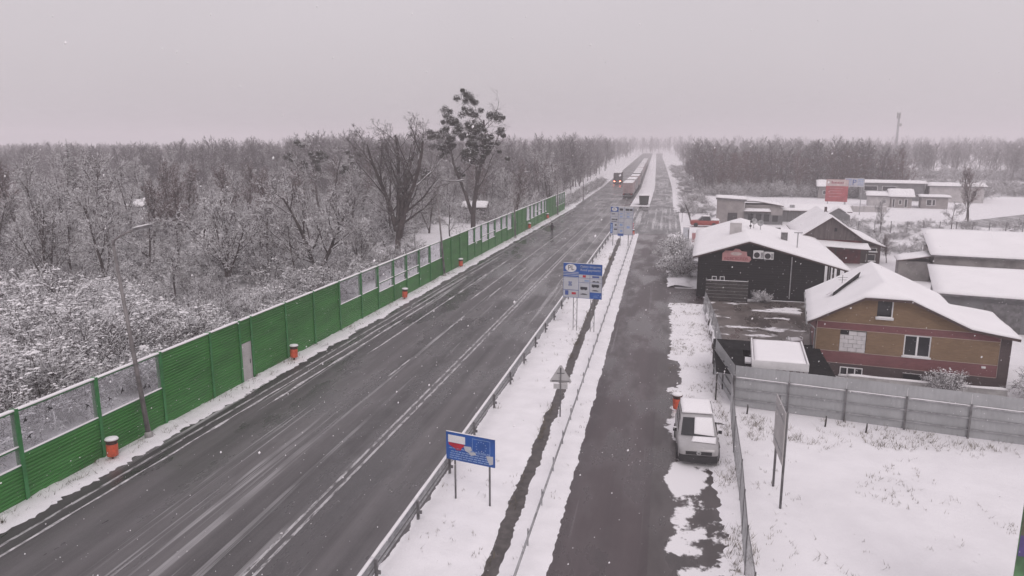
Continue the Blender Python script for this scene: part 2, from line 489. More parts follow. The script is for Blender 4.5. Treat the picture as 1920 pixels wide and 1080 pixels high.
def snow_slab(quad, th=0.16, nx=14, ny=10, over=0.05, amp=0.35, seed=0.0):
    """blanket of snow on a (sloping) quad: soft rounded rim, uneven top"""
    q = [Vector(p) for p in quad]
    m = MB(); top = []; bot = []
    for j in range(ny + 1):
        for i in range(nx + 1):
            u, v = i / nx, j / ny
            p = q[0] * (1 - u) * (1 - v) + q[1] * u * (1 - v) + q[2] * u * v + q[3] * (1 - u) * v
            cx = (q[0] + q[1] + q[2] + q[3]) / 4
            out = (p - cx); out.z = 0
            e = min(u * nx, (1 - u) * nx, v * ny, (1 - v) * ny)
            edge = 0.62 if e < 0.5 else 1.0
            k = out.normalized() * over * (1 if e < 0.5 else 0) * (0.7 + 0.9 * nz(p.x * 1.1, p.y * 1.1, seed))
            h = th * edge * (1 + amp * nz(p.x * 0.7, p.y * 0.7, seed + 3.1))
            top.append(p + k + Vector((0, 0, max(0.03, h))))
            bot.append(p + k * 0.7 + Vector((0, 0, 0.012)))
    n = nx + 1; N = len(top)
    fs = []
    for j in range(ny):
        for i in range(nx):
            a = j * n + i
            fs.append((a, a + 1, a + n + 1, a + n))
            fs.append((N + a, N + a + n, N + a + n + 1, N + a + 1))
    for i in range(nx):
        a = i; fs.append((a, N + a, N + a + 1, a + 1))
        a = ny * n + i; fs.append((a, a + 1, N + a + 1, N + a))
    for j in range(ny):
        a = j * n; fs.append((a, a + n, N + a + n, N + a))
        a = j * n + nx; fs.append((a, N + a, N + a + n, a + n))
    return m.add(top + bot, fs)

def ysteps(y0, y1, near=0.16):
    ys = [y0]
    while ys[-1] < y1:
        ys.append(min(y1, ys[-1] + max(near, ys[-1] * 0.0055)))
    return ys

def strip(xl, xr, y0, y1, z, nx=1, step=4.0):
    m = MB(); ys = []
    y = y0
    while y < y1:
        ys.append(y); y += step * (1 + max(0, y) * 0.02)
    ys.append(y1)
    for y in ys:
        for i in range(nx + 1):
            m.v.append((xl(y) + (xr(y) - xl(y)) * i / nx, y, z))
    for j in range(len(ys) - 1):
        for i in range(nx):
            a = j * (nx + 1) + i
            m.f.append((a, a + 1, a + nx + 2, a + nx + 1))
    return m

def berm(xl, xr, y0, y1, h, seed, rag=0.12, z0=0.0, nin=5):
    """low bank of snow with ragged feet running along the road"""
    m = MB(); ys = ysteps(y0, y1); n = nin + 3
    for y in ys:
        a = xl(y) + rag * (1.6 * nz(y * 0.45, seed) + 1.0 * nz(y * 1.9, seed + 5) + 0.8 * nz(y * 5.1, seed + 9) + 0.9 * nz(y * 13.7, seed + 13))
        b = xr(y) + rag * (1.6 * nz(y * 0.45, seed + 20) + 1.0 * nz(y * 1.9, seed + 25) + 0.8 * nz(y * 5.1, seed + 29) + 0.9 * nz(y * 13.7, seed + 33))
        for i in range(n):
            u = i / (n - 1)
            x = a + (b - a) * u
            z = z0 - 0.03 if i in (0, n - 1) else z0 + h * (0.75 + 0.55 * nz(x * 0.8, y * 0.8, seed) + 0.25 * nz(x * 2.7, y * 2.7, seed)) * (0.6 if i in (1, n - 2) else 1)
            m.v.append((x, y, z))
    for j in range(len(ys) - 1):
        for i in range(n - 1):
            q = j * n + i
            m.f.append((q, q + 1, q + n + 1, q + n))
    return m

def text_mesh(body, size, name, mat, parent, loc, rot, sx=1.0, depth=0.004, align='CENTER'):
    cu = bpy.data.curves.new(name, 'FONT')
    cu.body = body; cu.size = size; cu.align_x = align; cu.align_y = 'CENTER'; cu.extrude = depth
    cu.resolution_u = 3
    o = bpy.data.objects.new(name, cu); col.objects.link(o)
    dg = bpy.context.evaluated_depsgraph_get()
    me = bpy.data.meshes.new_from_object(o.evaluated_get(dg))
    bpy.data.objects.remove(o); bpy.data.curves.remove(cu)
    me.materials.clear(); me.materials.append(M[mat])
    o = bpy.data.objects.new(name, me); col.objects.link(o)
    o.parent = parent; o.location = loc; o.rotation_euler = rot; o.scale = (sx, 1, 1)
    return o

def bend(y):
    return -max(0.0, y - 230.0) * 0.016
def wallx(y):
    return -24.6 + 0.0275 * (y - 21)

# ================================================================ THE SETTING
g = MB()
N = 24
for j in range(N + 1):
    for i in range(N + 1):
        g.v.append((-3500 + 7000 * i / N, -600 + 5200 * j / N, 0.0))
for j in range(N):
    for i in range(N):
        a = j * (N + 1) + i
        g.f.append((a, a + 1, a + N + 2, a + N + 1))
tag(g.build("ground", "field"), "flat open ground under thin snow with dark grass showing through", "ground", kind="structure")

road_l = lambda y: (wallx(min(y, 154)) + 1.25) + bend(y)
road_r = lambda y: -8.75 + 0.006 * (min(y, 160) - 20) + bend(y)
tag(strip(road_l, road_r, -30, 900, 0.012, 4).build("main_road", "road"), "wide wet main road with tyre tracks", "road", kind="structure")
svc_l = lambda y: -3.4 - 0.007 * (y - 21)
svc_r = lambda y: -0.15
tag(strip(svc_l, svc_r, -30, 114, 0.013, 2).build("service_road", "service"), "narrow damp service road beside the snowy median", "road", kind="structure")
tag(strip(lambda y: -8.4, lambda y: 2.4, 113.9, 163, 0.008, 2).build("road_junction", "track"), "slushy crossing between the two roads", "road", kind="structure")
tag(strip(lambda y: -3.7 + bend(y), lambda y: 1.4 + bend(y) * 0.8, 162.9, 900, 0.014, 2).build("far_service_road", "track"), "slushy far stretch of the service road", "road", kind="structure")
tag(strip(lambda y: -0.15, lambda y: 2.9, -30, 37.5, 0.009, 2, 2).build("parking_shoulder", "shoulder"), "slush-patched asphalt shoulder where the car is parked", "pavement", kind="structure")
tag(strip(lambda y: -0.15, lambda y: 1.3, 37.5, 64.6, 0.009, 2, 2).build("dirt_shoulder", "shoulder"), "muddy edge of the service road with snow patches", "pavement", kind="structure")
tag(strip(lambda y: -0.15, lambda y: 1.1, 71.5, 114, 0.009, 2, 2).build("far_dirt_shoulder", "shoulder"), "muddy far edge of the service road with snow patches", "pavement", kind="structure")
tag(MB().add([(52, 134, .01), (90, 168, .01), (160, 240, .01), (160, 255, .01), (84, 176, .01), (48, 140, .01)], [(0, 1, 4, 5), (1, 2, 3, 4)]).build("side_road", "track"), "slushy side road at the far right", "road", kind="structure")
tag(strip(lambda y: -0.15, lambda y: 3.6, 64.6, 71.5, 0.010, 1).build("driveway", "service"), "short asphalt driveway into the yard", "road", kind="structure")
yd = MB().add([(3.6, 47, .011), (9.6, 47, .011), (12.6, 60, .011), (13.0, 67.2, .011), (3.6, 67.2, .011)], [(0, 1, 2, 3, 4)])
tag(yd.build("yard", "yard"), "muddy yard with patches of snow", "yard", kind="structure")
dit = lambda y: -5.15 - 0.0165 * (y - 21)
tag(strip(lambda y: dit(y) - 0.45, lambda y: dit(y) + 0.45, -20, 108, 0.005, 2, 2).build("drainage_channel", "channel"), "dark wet drainage channel along the median", "ditch", kind="structure")

# snow banks
grd = lambda y: -8.8 + 0.0085 * (y - 20)
tag(berm(lambda y: grd(y) - 0.35, lambda y: dit(y) - 0.12, -15, 109, 0.13, 1.0, 0.06).build("median_snow_bank", "snow", smooth=True), "snow bank between the guardrail and the drainage channel", "snow bank", kind="structure")
tag(berm(lambda y: dit(y) + 0.10, lambda y: svc_l(y) + 0.18, -15, 110, 0.12, 7.0, 0.075).build("roadside_snow_bank", "snow", smooth=True), "snow bank between the channel and the service road", "snow bank", kind="structure")
tag(berm(lambda y: -7.6 + bend(y), lambda y: -3.9 + bend(y), 167, 800, 0.25, 11.0, 0.2).build("far_median_snow_bank", "snow", smooth=True), "snowy far stretch of the median", "snow bank", kind="structure")
tag(berm(lambda y: wallx(min(y, 160)) + 0.02, lambda y: wallx(min(y, 160)) + 1.55, -10, 160, 0.14, 15.0, 0.22).build("wall_foot_snow_bank", "verge", smooth=True), "ragged snow bank along the foot of the green wall", "snow bank", kind="structure")
tag(berm(lambda y: road_l(y) - 9, lambda y: road_l(y) + 0.2, 160, 800, 0.22, 18.0, 0.3).build("far_road_edge_snow_bank", "verge", smooth=True), "snowy far left edge of the main road", "snow bank", kind="structure")
tag(berm(lambda y: 2.35 + 0.25 * nz(y * .5, 3), lambda y: 3.6, -10, 33, 0.10, 22.0, 0.22).build("fence_foot_snow_bank", "verge", smooth=True), "snow bank at the foot of the wire fence", "snow bank", kind="structure")
tag(berm(lambda y: 0.55 + (0.45 if y < 47 else -.1), lambda y: 3.5, 36.2, 64.3, 0.13, 27.0, 0.34).build("verge_snow_bank", "verge", smooth=True), "broad snowy verge between the service road and the yard fence", "snow bank", kind="structure")
tag(berm(lambda y: 0.3, lambda y: 2.9, 71.8, 113, 0.25, 31.0, 0.25).build("bar_verge_snow_bank", "verge", smooth=True), "snowy verge beside the black bar building", "snow bank", kind="structure")
tag(berm(lambda y: 1.5 + bend(y), lambda y: 9 + bend(y), 150, 800, 0.3, 35.0, 0.4).build("far_verge_snow_bank", "verge", smooth=True), "snowy far right verge of the service road", "snow bank", kind="structure")

# painted lines and slush lines
def line(name, xc, w, y0, y1, mat, lab, z=0.016):
    return tag(strip(lambda y: xc(y) - w / 2, lambda y: xc(y) + w / 2, y0, y1, z, 1, 2).build(name, mat), lab, "road marking", kind="structure")
dbl = lambda y: -12.95 + 0.010 * (y - 20)
line("centre_line", lambda y: dbl(y) - 0.17, 0.13, -20, 190, "paint", "left stripe of the double white centre line")
line("centre_line", lambda y: dbl(y) + 0.17, 0.13, -20, 190, "paint", "right stripe of the double white centre line")
line("edge_line", lambda y: wallx(y) + 2.15, 0.14, -20, 150, "paint", "white edge line beside the green wall")
lane = lambda y: -16.5 + 0.02 * (y - 20)
for k in range(14):
    line("lane_dash", lane, 0.13, 40 + k * 12, 44 + k * 12, "paint", "short white lane dash on the main road")

def slush_line(xc, w, y0, y1, seed, label):
    m = MB(); ys = ysteps(y0, y1, 0.3)
    for y in ys:
        k = max(0.02, 0.55 + 0.9 * nz(y * 0.6, seed))
        t = min(1, (y - y0) / 2, (y1 - y) / 2)
        ww = w * k * max(0.05, t)
        x = xc(y) + 0.06 * nz(y * 0.35, seed + 4)
        m.v += [(x - ww, y, 0.017), (x, y, 0.017 + 0.02 * t), (x + ww, y, 0.017)]
    for j in range(len(ys) - 1):
        a = 3 * j
        m.f += [(a, a + 1, a + 4, a + 3), (a + 1, a + 2, a + 5, a + 4)]
    tag(m.build("slush_ridge", "slush", smooth=True), label, "slush", kind="structure")
slush_line(lambda y: wallx(y) + 2.75, 0.10, 14, 90, 1.0, "thin slush ridge along the wall side of the road")
slush_line(lambda y: -20.6 + 0.02 * (y - 40), 0.13, 33, 62, 2.0, "bright slush ridge in the left lane")
slush_line(lambda y: -19.3 + 0.02 * (y - 40), 0.10, 44, 85, 3.0, "second slush ridge in the left lane")
slush_line(lambda y: -17.4 + 0.02 * (y - 40), 0.10, 62, 120, 4.0, "faint slush ridge in the middle lane")
slush_line(lambda y: -14.4 + 0.015 * (y - 40), 0.08, 70, 160, 5.0, "faint slush ridge left of the centre line")
slush_line(lambda y: -10.6 + 0.01 * (y - 40), 0.07, 70, 170, 6.0, "faint slush ridge in the right lane")

# ================================================================ NOISE WALL
WROT = -math.atan(0.0275)
POSTS = [6.2, 10.2, 14.3, 18.4, 22.4, 26.4, 30.5, 34.4, 37.1, 38.3, 42.2, 45.9, 49.8, 53.6, 56.9, 60.3, 63.4, 66.7, 69.8, 73.5,
         76.6, 79.8, 82.9, 85.8, 88.9, 92.2, 95.6, 99.2, 102.3, 105.6, 108.8, 112, 115.1, 118.4, 121.4, 124.5, 127.8, 130.8,
         132.8, 135.8, 138.8, 141.7, 144.3, 147.1, 149.7, 152.3]
W0 = 22.4
wall = empty("noise_barrier", (wallx(W0), W0, 0), WROT, "long green noise wall with clear upper panes along the left of the road", "noise barrier")
CH = 0.46
prof = [(-.055, 0.004), (.045, 0.004)]
for k in range(3):
    z = 0.03 + k * 0.145
    prof += [(.045, z), (.072, z + .03), (.072, z + .085), (.045, z + .115)]
prof += [(.045, CH - .004), (-.055, CH - .004)]
cm = MB(); n_ = len(prof)
cm.v = [(x, -0.5, z) for x, z in prof] + [(x, 0.5, z) for x, z in prof]
cm.f = [tuple(range(n_)), tuple(reversed(range(n_, 2 * n_)))] + [(i, i + n_, (i + 1) % n_ + n_, (i + 1) % n_) for i in range(n_)]
cassette0 = cm.build("panel", "green", wall)
post0 = MB().box(-.10, .12, -.03, .03, 0, 3.78).box(.095, .125, -.085, .085, 0, 3.78).box(-.125, -.095, -.085, .085, 0, 3.78).build("post", "green_post", wall)
pane0 = MB().box(-.012, .012, -.5, .5, 0, 1).build("pane", "acrylic", wall)
rail0 = MB().box(-.05, .06, -.5, .5, 0, .07).build("rail", "green_post", wall)
cap0 = snow_slab([(-.10, -.5, 0), (.12, -.5, 0), (.12, .5, 0), (-.10, .5, 0)], 0.09, 3, 14, 0.01, 0.3).build("snow_cap", "roof_snow", wall, smooth=True)
led0 = snow_slab([(-.02, -.5, 0), (.10, -.5, 0), (.10, .5, 0), (-.02, .5, 0)], 0.06, 2, 14, 0.01, 0.4, 4).build("snow_ledge", "roof_snow", wall, smooth=True)
# soaring bird sticker
bp = [(0, .02), (.05, .05), (.13, .03), (.19, -.03), (.11, -.005), (.045, -.02), (.03, -.12), (.0, -.10), (-.03, -.12), (-.045, -.02), (-.11, -.005), (-.19, -.03), (-.13, .03), (-.05, .05)]
bm_ = MB()
bm_.v = [(.016, p[0], p[1]) for p in bp] + [(.0125, p[0], p[1]) for p in bp]
bm_.f = [tuple(range(14)), tuple(reversed(range(14, 28)))] + [(i, i + 14, (i + 1) % 14 + 14, (i + 1) % 14) for i in range(14)]
bird0 = bm_.build("bird_decal", "black", wall)
used = set()
def wpart(src, loc, scale=(1, 1, 1), rot=None, parent=None):
    if src.name not in used and parent is None:
        used.add(src.name); o = src
    else:
        o = src.copy(); col.objects.link(o)
    o.parent = parent or wall
    o.location = loc; o.scale = scale
    if rot: o.rotation_euler = rot
    return o
rb = random.Random(5)
def kind_of_bay(y):
    if y < 18: return "pane2" if y > 13 else "pane"
    if y < 21: return "pane2"
    if y < 30: return "pane"
    if y < 49: return "solid"
    if y < 56: return "pane"
    if y < 66: return "pane2"
    if y < 73: return "pane"
    if y < 82: return "solid"
    if y < 88: return "pane"
    if y < 95: return "pane2"
    if y < 105: return "pane"
    if y < 114: return "solid"
    if y < 120: return "pane"
    if y < 127: return "pane2"
    if y < 132: return "pane"
    if y < 141: return "solid"
    return "pane"
for i, y in enumerate(POSTS):
    wpart(post0, (0, y - W0, 0))
    if i == len(POSTS) - 1: break
    y1 = POSTS[i + 1]; L = y1 - y - 0.07; ym = (y + y1) / 2 - W0
    k = kind_of_bay(y + 0.1)
    wpart(cap0, (0, ym, 3.70), (1, L + 0.07, 1))
    if y == 37.1:
        for q in range(5, 8): wpart(cassette0, (0, ym, q * CH), (1, L, 1))
        door = MB().box(-.03, .05, -L / 2 + .02, L / 2 - .02, 0.02, 2.28).build("door", "render_pale", wall, loc=(0, ym, 0))
        MB().box(.05, .08, .30, .36, 0.95, 1.2).build("handle", "steel_dark", door)
        continue
    nlow = {"solid": 8, "pane": 4, "pane2": 3}[k]
    if k == "pane" and 100 < y: nlow = 3
    for q in range(nlow): wpart(cassette0, (0, ym, q * CH), (1, L, 1))
    if k != "solid":
        zb = nlow * CH
        wpart(rail0, (0, ym, zb), (1, L, 1)); wpart(led0, (0, ym, zb + .07), (1, L, 1))
        spans = [(zb + .07, 3.70)]
        if k == "pane2":
            zm = 2.15
            wpart(rail0, (0, ym, zm), (1, L, 1)); wpart(led0, (0, ym, zm + .07), (1, L, 1))
            spans = [(zb + .07, zm), (zm + .07, 3.70)]
        for a, b in spans:
            wpart(pane0, (0, ym, a), (1, L, b - a))
            if y < 80:
                for q in range(4 if b - a > 1.2 else 2):
                    wpart(bird0, (0, ym + rb.uniform(-.42, .42) * L, a + (b - a) * rb.uniform(.18, .85)), (1, .9, .9), (rb.choice((-1.2, .5, 1.0, -.6)) , 0, 0))
        wpart(rail0, (0, ym, 3.63), (1, L, 1))

# ================================================================ STREET LAMPS
def street_lamp(loc, h, lean, label, rz=0, arm=2.2, group="street lamps along the main road"):
    e = empty("street_lamp", loc, 0, label, "street lamp", group)
    e.rotation_euler = (0, lean, rz)
    MB().lathe([(.19, 0), (.19, .25), (.13, .32)], 12).build("base", "concrete", e)
    MB().tube([(0, 0, .3), (0, 0, h * .35), (0, 0, h - .25)], [.12, .10, .065], 10).build("pole", "lamp_post", e, smooth=True)
    MB().tube([(0, 0, h - .3), (.05, 0, h - .08), (.25, 0, h + .03), (arm * .55, 0, h + .22), (arm, 0, h + .38)], [.065, .06, .05, .045, .04], 8).build("arm", "lamp_post", e, smooth=True)
    hd = MB().obox((arm + .35, 0, h + .42), (.85, .26, .11), (0, -.12, 0)).build("lamp_head", "steel_dark", e)
    MB().obox((.0, 0, .0), (.5, .2, .03), (0, 0, 0)).build("lens", "lens", hd, loc=(arm + .38, 0, h + .36), rot=(0, -.12, 0))
    snow_slab([(arm - .05, -.13, h + .425), (arm + .75, -.13, h + .53), (arm + .75, .13, h + .53), (arm - .05, .13, h + .425)], .07, 5, 3, .0).build("snow_cap", "roof_snow", hd, smooth=True)
    return e
street_lamp((-23.85, 28.7, 0.05), 9.6, R(-5.2), "tall leaning street lamp nearest the camera in front of the green wall", arm=1.35)
street_lamp((-22.55, 72.6, 0.05), 9.4, R(-4.3), "leaning street lamp before the pale trunk of the big bare tree")
street_lamp((-21.55, 104.6, 0.05), 9.1, R(-2.0), "street lamp by the green wall right of the tree full of mistletoe", arm=1.6)
street_lamp((-20.5, 140.0, 0.05), 8.8, R(-1.5), "street lamp near the far end of the green wall", arm=1.6)
street_lamp((-19.4, 174.0, 0.05), 8.7, R(-1.0), "street lamp just past the far end of the green wall", arm=1.8)
street_lamp((53.5, 147.3, 0), 6.6, R(1.5), "lone street lamp at the far right beside a bare tree", rz=0.6, arm=1.4, group=None)

# ================================================================ LITTER BINS
def litter_bin():
    e = empty("litter_bin", (0, 0, 0))
    MB().tube([(0, 0, 0), (0, 0, .2)], .05, 8).build("foot", "rust", e)
    MB().lathe([(.20, .16), (.235, .18), (.24, .45), (.24, .70), (.235, .72)], 18).build("drum", "orange", e, smooth=True)
    MB().lathe([(.225, .70), (.225, .86)], 18).build("dark_band", "rust", e, smooth=True)
    MB().lathe([(.27, .86), (.285, .88), (.27, .92)], 18).build("lid", "rust", e)
    MB().lathe([(.275, .915), (.29, .95), (.25, 1.0), (.12, 1.03), (.02, 1.035)], 18).build("snow_cap", "roof_snow", e, smooth=True)
    return e
BINS = [((-23.75, 26.2), "orange litter bin nearest the camera below the clear pane"),
        ((-23.3, 41.8), "orange litter bin just past the pale door in the green wall"),
        ((-22.75, 61.0), "orange litter bin between the pale door and the second lamp"),
        ((-22.45, 78.4), "orange litter bin before the solid green stretch past the second lamp"),
        ((-21.6, 116.1), "orange litter bin just beyond the third lamp"),
        ((-21.2, 132.2), "orange litter bin farthest along the green wall"),
        ((1.0, 37.6), "orange litter bin standing in the snow behind the parked car"),
        ((-4.75, 110.5), "red-orange litter bin at the tip of the snowy median")]
b0 = litter_bin()
for i, ((x, y), lab) in enumerate(BINS):
    b = b0 if i == 0 else copy_tree(b0)
    b.location = (x, y, 0.08 if x < 0 else 0.02); b.rotation_euler = (0.04 * (i % 3 - 1), 0.05 * ((i + 1) % 3 - 1), i * 1.3)
    tag(b, lab, "litter bin", "litter bins along the roadside")

# ================================================================ GUARDRAIL AND PIPE RAILING
gr = empty("guardrail", (grd(4), 4, 0), -math.atan(0.0085), "snow-lined steel guardrail on the road side of the median", "guardrail")
wp = [(0, .0), (.06, .04), (.06, .10), (.0, .15), (.06, .20), (.06, .27), (0, .31)]
gm = MB()
pts = [(x, z) for x, z in wp] + [(x - .012, z) for x, z in reversed(wp)]
n_ = len(pts)
gm.v = [(-x, 0, z) for x, z in pts] + [(-x, 3.99, z) for x, z in pts]
gm.f = [tuple(reversed(range(n_))), tuple(range(n_, 2 * n_))] + [(i, (i + 1) % n_, (i + 1) % n_ + n_, i + n_) for i in range(n_)]
rail_s = gm.build("rail", "steel", gr, loc=(0, 0, .52))
gp_s = MB().box(.05, .15, -.04, .04, 0, .80).box(.15, .25, -.03, .03, .3, .42).build("post", "steel_dark", gr)
gs_s = snow_slab([(-.075, 0, 0), (.05, 0, 0), (.05, 3.99, 0), (-.075, 3.99, 0)], .07, 2, 16, .0, .5).build("snow_cap", "roof_snow", gr, smooth=True, loc=(0, 0, .835))
lo_s = MB().tube([(-.02, 0, .33), (-.02, 3.99, .33)], .04, 6).build("lower_rail", "steel", gr)
for k in range(1, 27):
    for s_, z in ((rail_s, .52), (gp_s, 0), (gs_s, .835), (lo_s, 0)):
        inst(s_, gr, (0, 4 * k, z))
inst(gp_s, gr, (0, 107.9, 0))
pr = empty("pipe_railing", (-4.12, 2, 0), math.atan(0.0045), "low grey pipe railing along the service road side of the median", "railing")
pp = MB().tube([(0, 0, .62), (0, 5.98, .62)], .045, 8).build("pipe", "steel", pr, smooth=True)
ps = MB().tube([(-.07, 0, 0), (-.07, 0, .74)], .028, 6).build("post", "steel", pr)
for k in range(1, 18):
    inst(pp, pr, (0, 6 * k, 0))
for k in range(1, 36):
    inst(ps, pr, (0, 3 * k, 0))

# ================================================================ ROAD SIGNS
def rects(name, mat, parent, lst, w, h, z1, y, th=.004):
    """flat print: rectangles given as fractions (u0,u1,v0,v1) of the board, v down"""
    m = MB()
    for u0, u1, v0, v1 in lst:
        m.box(-w / 2 + u0 * w, -w / 2 + u1 * w, y - th, y, z1 - v1 * h, z1 - v0 * h)
    return m.build(name, mat, parent)
def ellipse(name, mat, parent, u, v, ru, rv, w, h, z1, y, n=28):
    m = MB()
    ps_ = [(-w / 2 + (u + ru * math.cos(2 * math.pi * k / n)) * w, z1 - (v + rv * math.sin(2 * math.pi * k / n)) * h) for k in range(n)]
    return m.prism_xz(ps_, y - .004, y).build(name, mat, parent)
def words(rows, seed, u0, u1):
    r = random.Random(seed); out = []
    for v, hh in rows:
        u = u0 + r.uniform(0, .06)
        while u < u1 - .03:
            L = r.uniform(.03, .10)
            out.append((u, min(u + L, u1), v, v + hh)); u += L + .016
    return out

# flag board
w, h, z1 = 2.12, 1.13, 2.88
s1 = empty("roadside_board", (-7.05, 25.62, 0.0), R(-13), "small blue board with a white and red flag on two posts nearest the camera", "road sign")
for x in (-.72, .80):
    MB().tube([(x, .06, 0), (x, .06, 2.86)], .04, 8).build("post", "steel_dark", s1, smooth=True)
bd = MB().box(-w / 2, w / 2, -.03, .02, z1 - h, z1).build("board", "blue", s1)
rects("flag_white", "white", bd, [(.045, .40, .09, .36)], w, h, z1, -.032)
fr = MB().prism_xz([(-w / 2 + u * w, z1 - v * h) for u, v in ((.05, .37), (.38, .37), (.39, .44), (.33, .50), (.31, .60), (.22, .62), (.14, .53), (.06, .46))], -.036, -.032)
fr.build("flag_red", "sign_red", bd)
rects("star_frame", "sign_light_blue", bd, [(.545, .91, .085, .10), (.545, .91, .60, .615), (.545, .552, .10, .60), (.903, .91, .10, .60)], w, h, z1, -.032)
sm = MB()
for k in range(12):
    a = 2 * math.pi * k / 12
    cx_, cz_ = -w / 2 + .727 * w + .215 * math.cos(a), z1 - .35 * h + .215 * math.sin(a)
    st = []
    for q in range(10):
        rr_ = .030 if q % 2 == 0 else .013
        st.append((cx_ + rr_ * math.sin(q * math.pi / 5), cz_ + rr_ * math.cos(q * math.pi / 5)))
    sm.prism_xz(list(reversed(st)), -.036, -.032)
sm.build("star_ring", "sign_light_blue", bd)
rects("text_rows", "sign_light_blue", bd, words([(.55, .03), (.66, .035), (.74, .035), (.82, .035), (.90, .03)], 3, .05, .93), w, h, z1, -.032)
for k, poly in enumerate((((.37, .42), (.52, .40), (.54, .52), (.47, .63), (.40, .58)), ((.46, .60), (.60, .58), (.63, .66), (.52, .72)), ((.83, .63), (.97, .60), (.97, .88), (.90, .92), (.86, .78)))):
    MB().prism_xz([(-w / 2 + u * w, z1 - v * h) for u, v in reversed(poly)], -.041, -.036).build("pale_patch", "sign_pale", bd)  # irregular pale patches added over the print, like compression smears, not snow
snow_slab([(-w / 2, -.03, z1), (w / 2, -.03, z1), (w / 2, .02, z1), (-w / 2, .02, z1)], .03, 10, 2, 0).build("snow_cap", "roof_snow", s1, smooth=True)

def lattice(e, x, d, zt):
    """two-legged lattice mast"""
    m = MB()
    for a in (-d, d):
        m.tube([(x + a, .06, 0), (x + a, .06, zt)], .03, 6)
    k = 0; z = .15
    while z < zt - .5:
        m.tube([(x - d, .06, z), (x + d, .06, z + .45)] if k % 2 == 0 else [(x + d, .06, z), (x - d, .06, z + .45)], .012, 4)
        z += .45; k += 1
    return m.build("lattice_post", "steel_dark", e)

def car_icon(cu, cv, L, hh):
    return [(cu - L / 2, cu + L / 2, cv - hh * .1, cv + hh * .5), (cu - L * .28, cu + L * .3, cv - hh * .5, cv - hh * .1)]
# toll board with PL oval
w, h, z1 = 2.95, 2.58, 5.12
s2 = empty("toll_board", (-5.85, 53.0, 0.05), R(-9), "large blue and white toll board with a PL oval on lattice posts", "road sign")
lattice(s2, -.55, .14, 5.0); lattice(s2, .78, .14, 5.0)
bd = MB().box(-w / 2, w / 2, -.04, .03, z1 - h, z1).build("board", "sign_pale", s2)
rects("blue_field", "blue", bd, [(0, .40, 0, .39), (.40, 1, 0, .31), (.69, 1, .81, 1)], w, h, z1, -.042)
rects("white_stripe", "sign_pale", bd, [(0, .40, .245, .262), (0, .40, .29, .307), (0, .40, .335, .352)], w, h, z1, -.046)
ellipse("oval", "white", bd, .195, .135, .145, .115, w, h, z1, -.050)
text_mesh("PL", .50, "letters", "sign_ink", bd, (-w / 2 + .20 * w, -.058, z1 - .135 * h), (R(90), 0, 0))
text_mesh("Opłaty drogowe", .235, "letters", "sign_pale", bd, (-w / 2 + .70 * w, -.050, z1 - .075 * h), (R(90), 0, 0))
text_mesh("Road payments", .245, "letters", "sign_pale", bd, (-w / 2 + .70 * w, -.050, z1 - .175 * h), (R(90), 0, 0))
rects("grid_line", "sign_line", bd, [(.398, .406, .31, 1), (.688, .696, .31, .81), (0, .69, .405, .413), (.69, 1, .405, .413), (.40, .69, .535, .545), (.69, 1, .525, .532), (0, .40, .77, .785), (0, .006, 0, 1), (.994, 1, 0, 1), (0, 1, .99, 1)], w, h, z1, -.044)
rects("red_emblem", "sign_red", bd, [(.505, .585, .325, .39), (.225, .335, .84, .905)], w, h, z1, -.046)
rects("blue_emblem", "sign_line", bd, [(.75, .93, .335, .385), (.05, .14, .80, .93), (.14, .17, .53, .58), (.19, .22, .53, .58), (.14, .17, .60, .66), (.19, .22, .60, .66), (.165, .195, .575, .605)], w, h, z1, -.046)
rects("pictogram", "sign_ink", bd, car_icon(.80, .495, .09, .035) + car_icon(.89, .495, .08, .035) +
      [(.74, .93, .575, .655), (.77, .80, .655, .67), (.87, .90, .655, .67), (.45, .63, .665, .745), (.48, .51, .745, .76), (.57, .60, .745, .76)] + car_icon(.83, .755, .16, .035) + car_icon(.54, .875, .17, .035), w, h, z1, -.046)
rects("text_rows", "sign_light_blue", bd, [(.55, .67, .465, .505), (.80, .88, .90, .91), (.78, .9, .935, .945)], w, h, z1, -.046)
snow_slab([(-w / 2, -.04, z1), (w / 2, -.04, z1), (w / 2, .03, z1), (-w / 2, .03, z1)], .03, 10, 2, 0).build("snow_cap", "roof_snow", s2, smooth=True)
# farther toll board
w, h, z1 = 3.05, 3.75, 5.3
s3 = empty("price_board", (-5.85, 99.4, 0.05), R(-8), "tall grey price board with a small PL oval beyond the blue toll board", "road sign")
for x in (-1.15, -.15, .95):
    MB().tube([(x, .06, 0), (x, .06, 5.2)], .05, 8).build("post", "steel_dark", s3)
bd = MB().box(-w / 2, w / 2, -.04, .03, z1 - h, z1).build("board", "sign_pale", s3)
rects("blue_field", "blue", bd, [(0, .34, 0, .17), (0, .11, .58, .95), (.34, .60, .955, 1.04)], w, h, z1, -.042)
ellipse("oval", "white", bd, .17, .085, .12, .068, w, h, z1, -.048)
text_mesh("PL", .34, "letters", "sign_ink", bd, (-w / 2 + .17 * w, -.056, z1 - .085 * h), (R(90), 0, 0))
rects("grid_line", "sign_line", bd, [(.34, .35, .0, .95), (.60, .61, 0, .95), (0, 1, .17, .178), (.34, 1, .28, .287), (.34, 1, .40, .407), (0, .6, .55, .557), (0, .34, .34, .346), (.11, .6, .74, .747), (.99, 1, 0, 1), (0, 1, .99, 1), (0, .008, .17, .58)], w, h, z1, -.044)
rects("pictogram", "sign_ink", bd, [(.40, .55, .05, .13), (.66, .82, .06, .13), (.84, .97, .06, .13), (.05, .2, .24, .27), (.05, .2, .43, .47), (.22, .31, .43, .48), (.05, .28, .51, .53), (.20, .28, .62, .68), (.16, .31, .78, .83)], w, h, z1, -.046)
